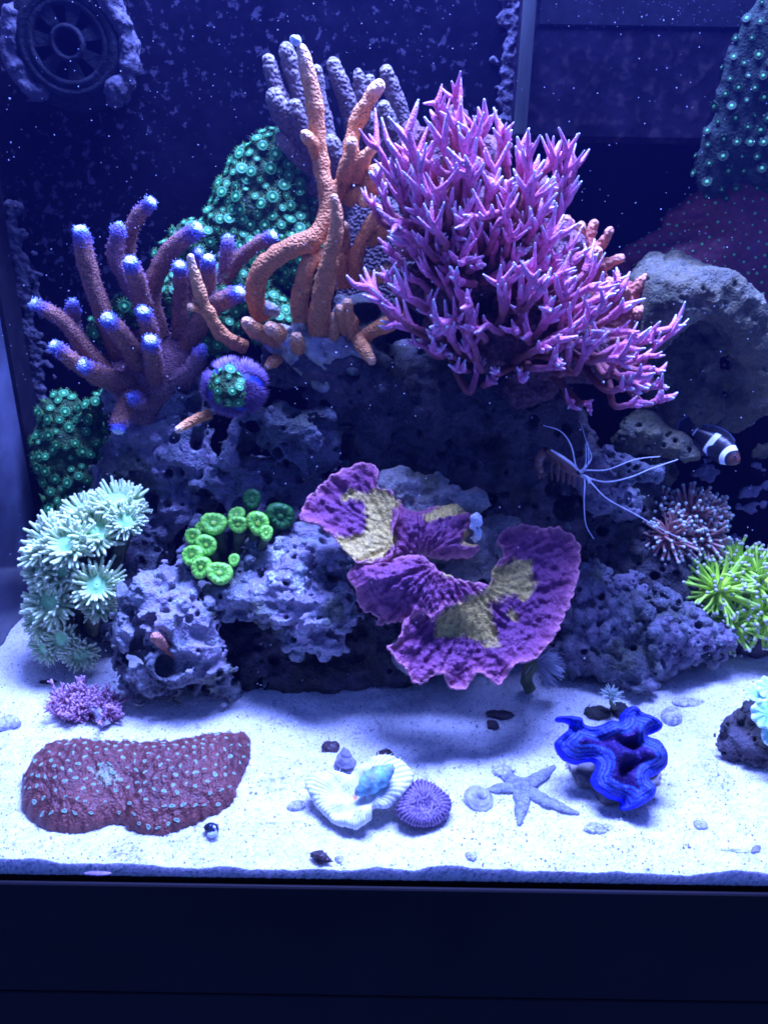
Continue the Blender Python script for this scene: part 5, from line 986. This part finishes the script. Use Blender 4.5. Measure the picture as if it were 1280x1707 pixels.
whorl_shell('moon_snail', 'sandy grey round snail touching the starfish', S(797, 1336, .0035), (.1, -.25, 1), .0120, .0100, pm('sandy_grey_shell', [(.3, (.28, .28, .33)), (.7, (.50, .50, .56))], scale=120, var=.3, rough=.6, bumps=(('noise', 500, .0006, False),)), [(0, .5), (.15, .9), (.35, 1), (.6, .72), (.8, .38), (.95, .15), (1, .02)], 2.2, opening=False)
# ---- shell bits and stones lying about
def stone(label, px, py, rx, ry, mat, name='stone', cat='stone', rot=0, sx=1.0, flat=.6, rough=.25):
    c = S(px, py); u_ = mpp(c); r = np.array([rx*u_, ry*u_*1.25, min(rx, ry)*u_*flat*1.3]); vx = Vox(c - r.max()*1.4, c + r.max()*1.4, max(r.min()/7, .0004), r.min()*.3)
    M = np.array(Matrix.Rotation(rot, 3, 'Z')); vx.ell(c + (0, 0, r[2]*.45), r, M); vx.ell(c + (r[0]*.3, r[1]*.2, r[2]*.6), r*.7, M)
    vx.field().noise(r.min()*rough*1.9, .55/r.min(), 3, seed=px); vx.noise(r.min()*rough*.4, 2/r.min(), 2); mb = vx.mesh(); o = obj(name, mb, mat); o.data.transform(Matrix.Translation(-Vector(c))); o.location = c; return tag(o, label, cat)
m_dk = pm('dark_shell_bit', [(.3, (.025, .02, .03)), (.7, (.07, .055, .07))], scale=250, var=.4, rough=.6)
m_gy = pm('sandy_grey_bit', [(.3, (.26, .26, .32)), (.5, (.44, .44, .50)), (.7, (.66, .66, .68))], scale=330, var=.45, vscale=500, rough=.85, bumps=(('noise', 600, .0012, False),))
stone('black square chip on the sand below the plating coral', 819, 1213, 11, 9, m_dk)
stone('flat dark shell sliver just above the black chip', 832, 1194, 22, 8, m_dk, name='shell_fragment', cat='shell', rot=-.2)
stone('dark pebble behind the grey-violet snail', 548, 1249, 15, 10, m_sn4)
stone('dark thin pebble behind the cream plate coral', 640, 1259, 14, 7, m_sn4)
stone('blue-grey pebble in front of the giant clam', 992, 1384, 17, 9, m_gy)
stone('tiny blue-grey pebble right of the pebble in front of the clam', 1012, 1380, 8, 5, m_gy)
stone('pale sunken shell left of the cream plate coral', 492, 1346, 14, 8, m_gy, name='shell_fragment', cat='shell', rot=.4)
stone('flat grey shell sliver behind the sandy snail', 838, 1288, 18, 9, m_gy, name='shell_fragment', cat='shell')
stone('small white pebble right of the dark pointed snail', 565, 1434, 7, 6, m_gy)
stone('pale rounded pebble right of the giant clam', 1118, 1200, 16, 15, m_gy)
stone('violet-grey flat stone on the sand right of the rubble rock', 1145, 1172, 26, 9, m_gy, flat=.4)
stone('grey stone behind the clam\'s left lobe', 995, 1192, 22, 12, m_rockg)
stone('dark round pebble behind the clam', 1030, 1186, 12, 12, m_rockd)
stone('small blue stone at the left edge of the sand', 8, 1212, 20, 14, m_gy)
stone('small brown stick-like stone left of the red tuft', 80, 1138, 16, 4, m_sn4)
stone('thin violet worm tube on the sand at the front left', 162, 1457, 24, 3.5, pm('violet_tube', [(.3, (.20, .13, .26)), (.7, (.32, .22, .38))], scale=200), name='worm_tube', cat='worm tube')
stone('thin pale twig near the front glass at far right', 1225, 1419, 26, 3, m_gy, name='worm_tube', cat='worm tube', rot=-.1)
stone('short dark twig near the front glass at far right', 1258, 1417, 12, 4, m_sn1, name='worm_tube', cat='worm tube', rot=.7)
stone('violet crumb on the front sand right of the clam', 1166, 1376, 10, 7, m_gy)
stone('white stone chip on the front sand below the violet plate coral', 785, 1428, 9, 6, m_gy)

# ---- sand starfish
sc_ = S(868, 1314, .003); star = thing('starfish', 'mottled sandy grey starfish on the sand', 'starfish', S(868, 1314))
m_star = pm('mottled_sandy_grey', [(.35, (.14, .15, .19)), (.6, (.26, .28, .33))], scale=230, var=.35, vscale=600, bumps=(('noise', 700, .001, False),), rough=.8)
lathe_mb = MB(); lathe(lathe_mb, [(.0001, .0042), (.004, .004), (.007, .0026), (.009, -.001)], sc_ - (0, 0, .002), (0, 0, 1), 20); obj('disc', lathe_mb, m_star, star)
for pts in ([(868, 1314), (845, 1296), (822, 1281)], [(868, 1314), (900, 1297), (923, 1279)], [(868, 1314), (905, 1335), (935, 1348), (962, 1357)], [(868, 1314), (869, 1345), (865, 1375)], [(868, 1314), (838, 1316), (812, 1318)]):
    mb = MB(); c = np.array([S(*p, .0008) for p in pts]); tube(mb, c, [.0060, .0052, .0040, .0014], 12, 24, bump=.0007, bs=350, flat=.55); obj('arm', mb, m_star, star)

# ---- red tuft beside the brain coral
red = thing('red_tuft_alga', 'feathery red tuft growing behind the brain coral', 'alga', S(150, 1195)); m_red = pm('dusty_red_alga', [(0, (.20, .07, .14)), (.7, (.44, .18, .30)), (1, (.60, .36, .50))], attr='t', var=.4, vscale=500, rough=.7)
for k in range(46):
    px, py = rng.uniform(100, 195), rng.uniform(1165, 1205); b0 = S(px, py); mb = MB()
    for j in range(5):
        d = np.array([rng.normal(0, .6), rng.normal(-.1, .4), rng.uniform(.5, 1.2)]); d /= np.linalg.norm(d); l = rng.uniform(.008, .022); e = b0 + d*l
        tube(mb, [b0, b0 + d*l*.5 + rng.normal(0, .0015, 3), e], [.0011, .0012, .0009], 6, 8, bump=.0003, bs=700)
        for z in range(3): d2 = d + rng.normal(0, .7, 3); d2 /= np.linalg.norm(d2); p = b0 + d*l*rng.uniform(.4, .9); tube(mb, [p, p + d2*.003, p + d2*.0055], [.0008, .0008, .0005], 5, 4, t0=.6)
    obj('frond', mb, m_red, red)
mb = MB(); tube(mb, [S(178, 1214, .001), S(168, 1204, .008), S(152, 1200, .012)], [.004, .0042, .0015], 10, 14, bump=.0006, bs=300); o = obj('shell_fragment', mb, m_sn1); tag(o, 'brown-grey pointed shell leaning behind the brain coral', 'shell')

# ---- tube worms
def tubeworm(label, stalk, sr, crown, n, dirn, spread_, l, mat):
    c = path(stalk); t = thing('tube_worm', label, 'tube worm', c[0]); mb = MB(); tube(mb, c, np.array([sr, sr, sr*1.05]), 12, 18, bump=.0006, bs=250); obj('tube', mb, m_stalk, t); d0 = np.array(dirn, float); d0 /= np.linalg.norm(d0); fb = MB()
    for k in range(n):
        d = d0 + rng.normal(0, spread_, 3); d /= np.linalg.norm(d); ll = l*rng.uniform(.75, 1.1); e = c[-1] + d*ll + np.array([0, 0, -.1*ll]); tube(fb, [c[-1], c[-1] + d*ll*.5 + np.array([0, 0, .0012]), e], [.00035, .00035, .00022], 4, 6)
    obj('feather_crown', fb, mat, t)
m_fan = pm('pale_feather', [(0, (.32, .33, .42)), (1, (.50, .52, .62))], attr='t', var=.2)
tubeworm('feather duster worm with pale crown under the plating coral', [(884, 1150, .172), (877, 1135, .172), (880, 1118, .170), (890, 1108, .167)], .0046, None, 170, (.8, -.35, .25), .34, .022, m_fan)
tubeworm('small pale fan worm behind the giant clam', [(1024, 1182, .150), (1020, 1175, .150), (1018, 1168, .149)], .0018, None, 110, (-.1, -.2, 1), .35, .013, pm('pale_green_fan', [(0, (.42, .55, .52)), (1, (.60, .72, .66))], attr='t'))

# ---- frag rock with mint mushrooms at the right edge
fr_t = thing('mushroom_coral', 'dark stone with mint-green frilled mushroom polyps at the right edge', 'coral', S(1250, 1255))
rock('x', 'x', [(1225, 1230, .105, 26), (1250, 1245, .098, 26), (1275, 1235, .1, 30), (1240, 1205, .115, 24), (1270, 1200, .115, 28), (1285, 1170, .125, 26), (1215, 1250, .1, 16), (1262, 1170, .125, 16)], m_rockd, h=.0012, k=.003, amp=.003, sc=110, holes=30, hr=(.001, .003), lumps=40, lr=(.002, .005), parent=fr_t, part='stone')
m_mint = pm('mint_mushroom', [(0, (.34, .80, .62)), (.5, (.42, .88, .72)), (1, (.72, .98, .88))], attr='t', var=.2, vscale=400, rough=.4, bumps=(('noise', 500, .0006, False),))
for px, py, Y, r, n in ((1278, 1190, .088, 25, (-.3, -.8, .6)), (1282, 1147, .105, 20, (-.3, -.5, .8)), (1258, 1155, .108, 15, (-.4, -.4, .8)), (1290, 1225, .085, 22, (0, -.8, .6))):
    c = P(px, py, Y); R_ = r*mpp(c); mb = MB(); lathe(mb, [(.02, .1), (.2, .12), (.5, .02), (.8, .10), (1.0, .12), (1.02, 0), (.5, -.25)], (0, 0, 0), (0, 0, 1), 40, a=[0, .2, .4, .7, 1, .9, .3]); v = mb.v[0]; an = np.arctan2(v[:, 1], v[:, 0]); rad = np.hypot(v[:, 0], v[:, 1]); v = (v + np.stack([0*an, 0*an, .14*np.sin(an*9)*np.clip(rad*1.6-.7, 0, 1)], -1))*(1 + .06*np.sin(an*9))[:, None]*R_
    mb.v[0] = v @ np.array(Vector(n).to_track_quat('Z', 'Y').to_matrix()).T + c; obj('polyp', mb, m_mint, fr_t)

# ---- coarse grit on the sand; motes drifting in the water
mb = MB(); tv = np.array([[1, 0, 0], [-1, 0, 0], [0, 1, 0], [0, -1, 0], [0, 0, 1], [0, 0, -1]], float); tf = [[0, 2, 4], [2, 1, 4], [1, 3, 4], [3, 0, 4], [2, 0, 5], [1, 2, 5], [3, 1, 5], [0, 3, 5]]
n = 8200; gxy = np.column_stack([rng.uniform(XL + .01, .36, n), .002 + .24*rng.random(n)**1.3]); gzv = zs(gxy[:, 0], gxy[:, 1]); cl_ = vn(np.column_stack([gxy*18, np.zeros(n)]))
for (x, y), z, c in zip(gxy, gzv, cl_):
    if c < -.1 and rng.random() < .6: continue
    s = rng.uniform(.0003, .0008) * (1.5 if rng.random() < .06 else 1); mb.add(tv*s*rng.uniform(.6, 1.2, 3) @ np.array(Euler(rng.uniform(0, 6, 3)).to_matrix()) + (x, y, z + s*.3), t=tf, a=rng.random()**1.5)
o = obj('sand_grit', mb, pm('mixed_grit', [(0, (.16, .15, .20)), (.35, (.36, .35, .40)), (.6, (.66, .66, .68)), (1, (.86, .86, .84))], attr='t', var=0, rough=.9), smooth=False); tag(o, 'coarse grit scattered over the white sand', kind='stuff')
mb = MB()
for k in range(900):
    y = rng.uniform(.02, .36); px, py = rng.uniform(0, 1280), rng.uniform(0, 1150); p = P(px, py, y)
    if p[2] < .02: continue
    s = rng.uniform(.00012, .00034) * (1.8 if rng.random() < .04 else 1); mb.add(tv*s + p, t=tf, a=rng.random())
o = obj('water_motes', mb, pm('pale_motes', [(0, (.4, .45, .6)), (1, (.8, .85, .9))], attr='t', var=0)); tag(o, 'fine pale particles drifting in the water', kind='stuff')

# ---- the water itself: a faint blue veil
mt = bpy.data.materials.new('water_volume'); mt.use_nodes = True; nt = mt.node_tree
for n_ in list(nt.nodes): nt.nodes.remove(n_)
ou = nt.nodes.new('ShaderNodeOutputMaterial'); pv = nt.nodes.new('ShaderNodeVolumePrincipled'); pv.inputs['Color'].default_value = (.13, .16, 1.0, 1); pv.inputs['Density'].default_value = WATER; pv.inputs['Anisotropy'].default_value = .2
nt.links.new(pv.outputs[0], ou.inputs['Volume'])
o = obj('water', box(MB(), (XL + .0002, .0002, ZF + .0003), (XR - .0002, YB + .0005, ZT - .001)), mt, smooth=False); tag(o, 'slightly hazy blue water filling the tank', kind='structure')
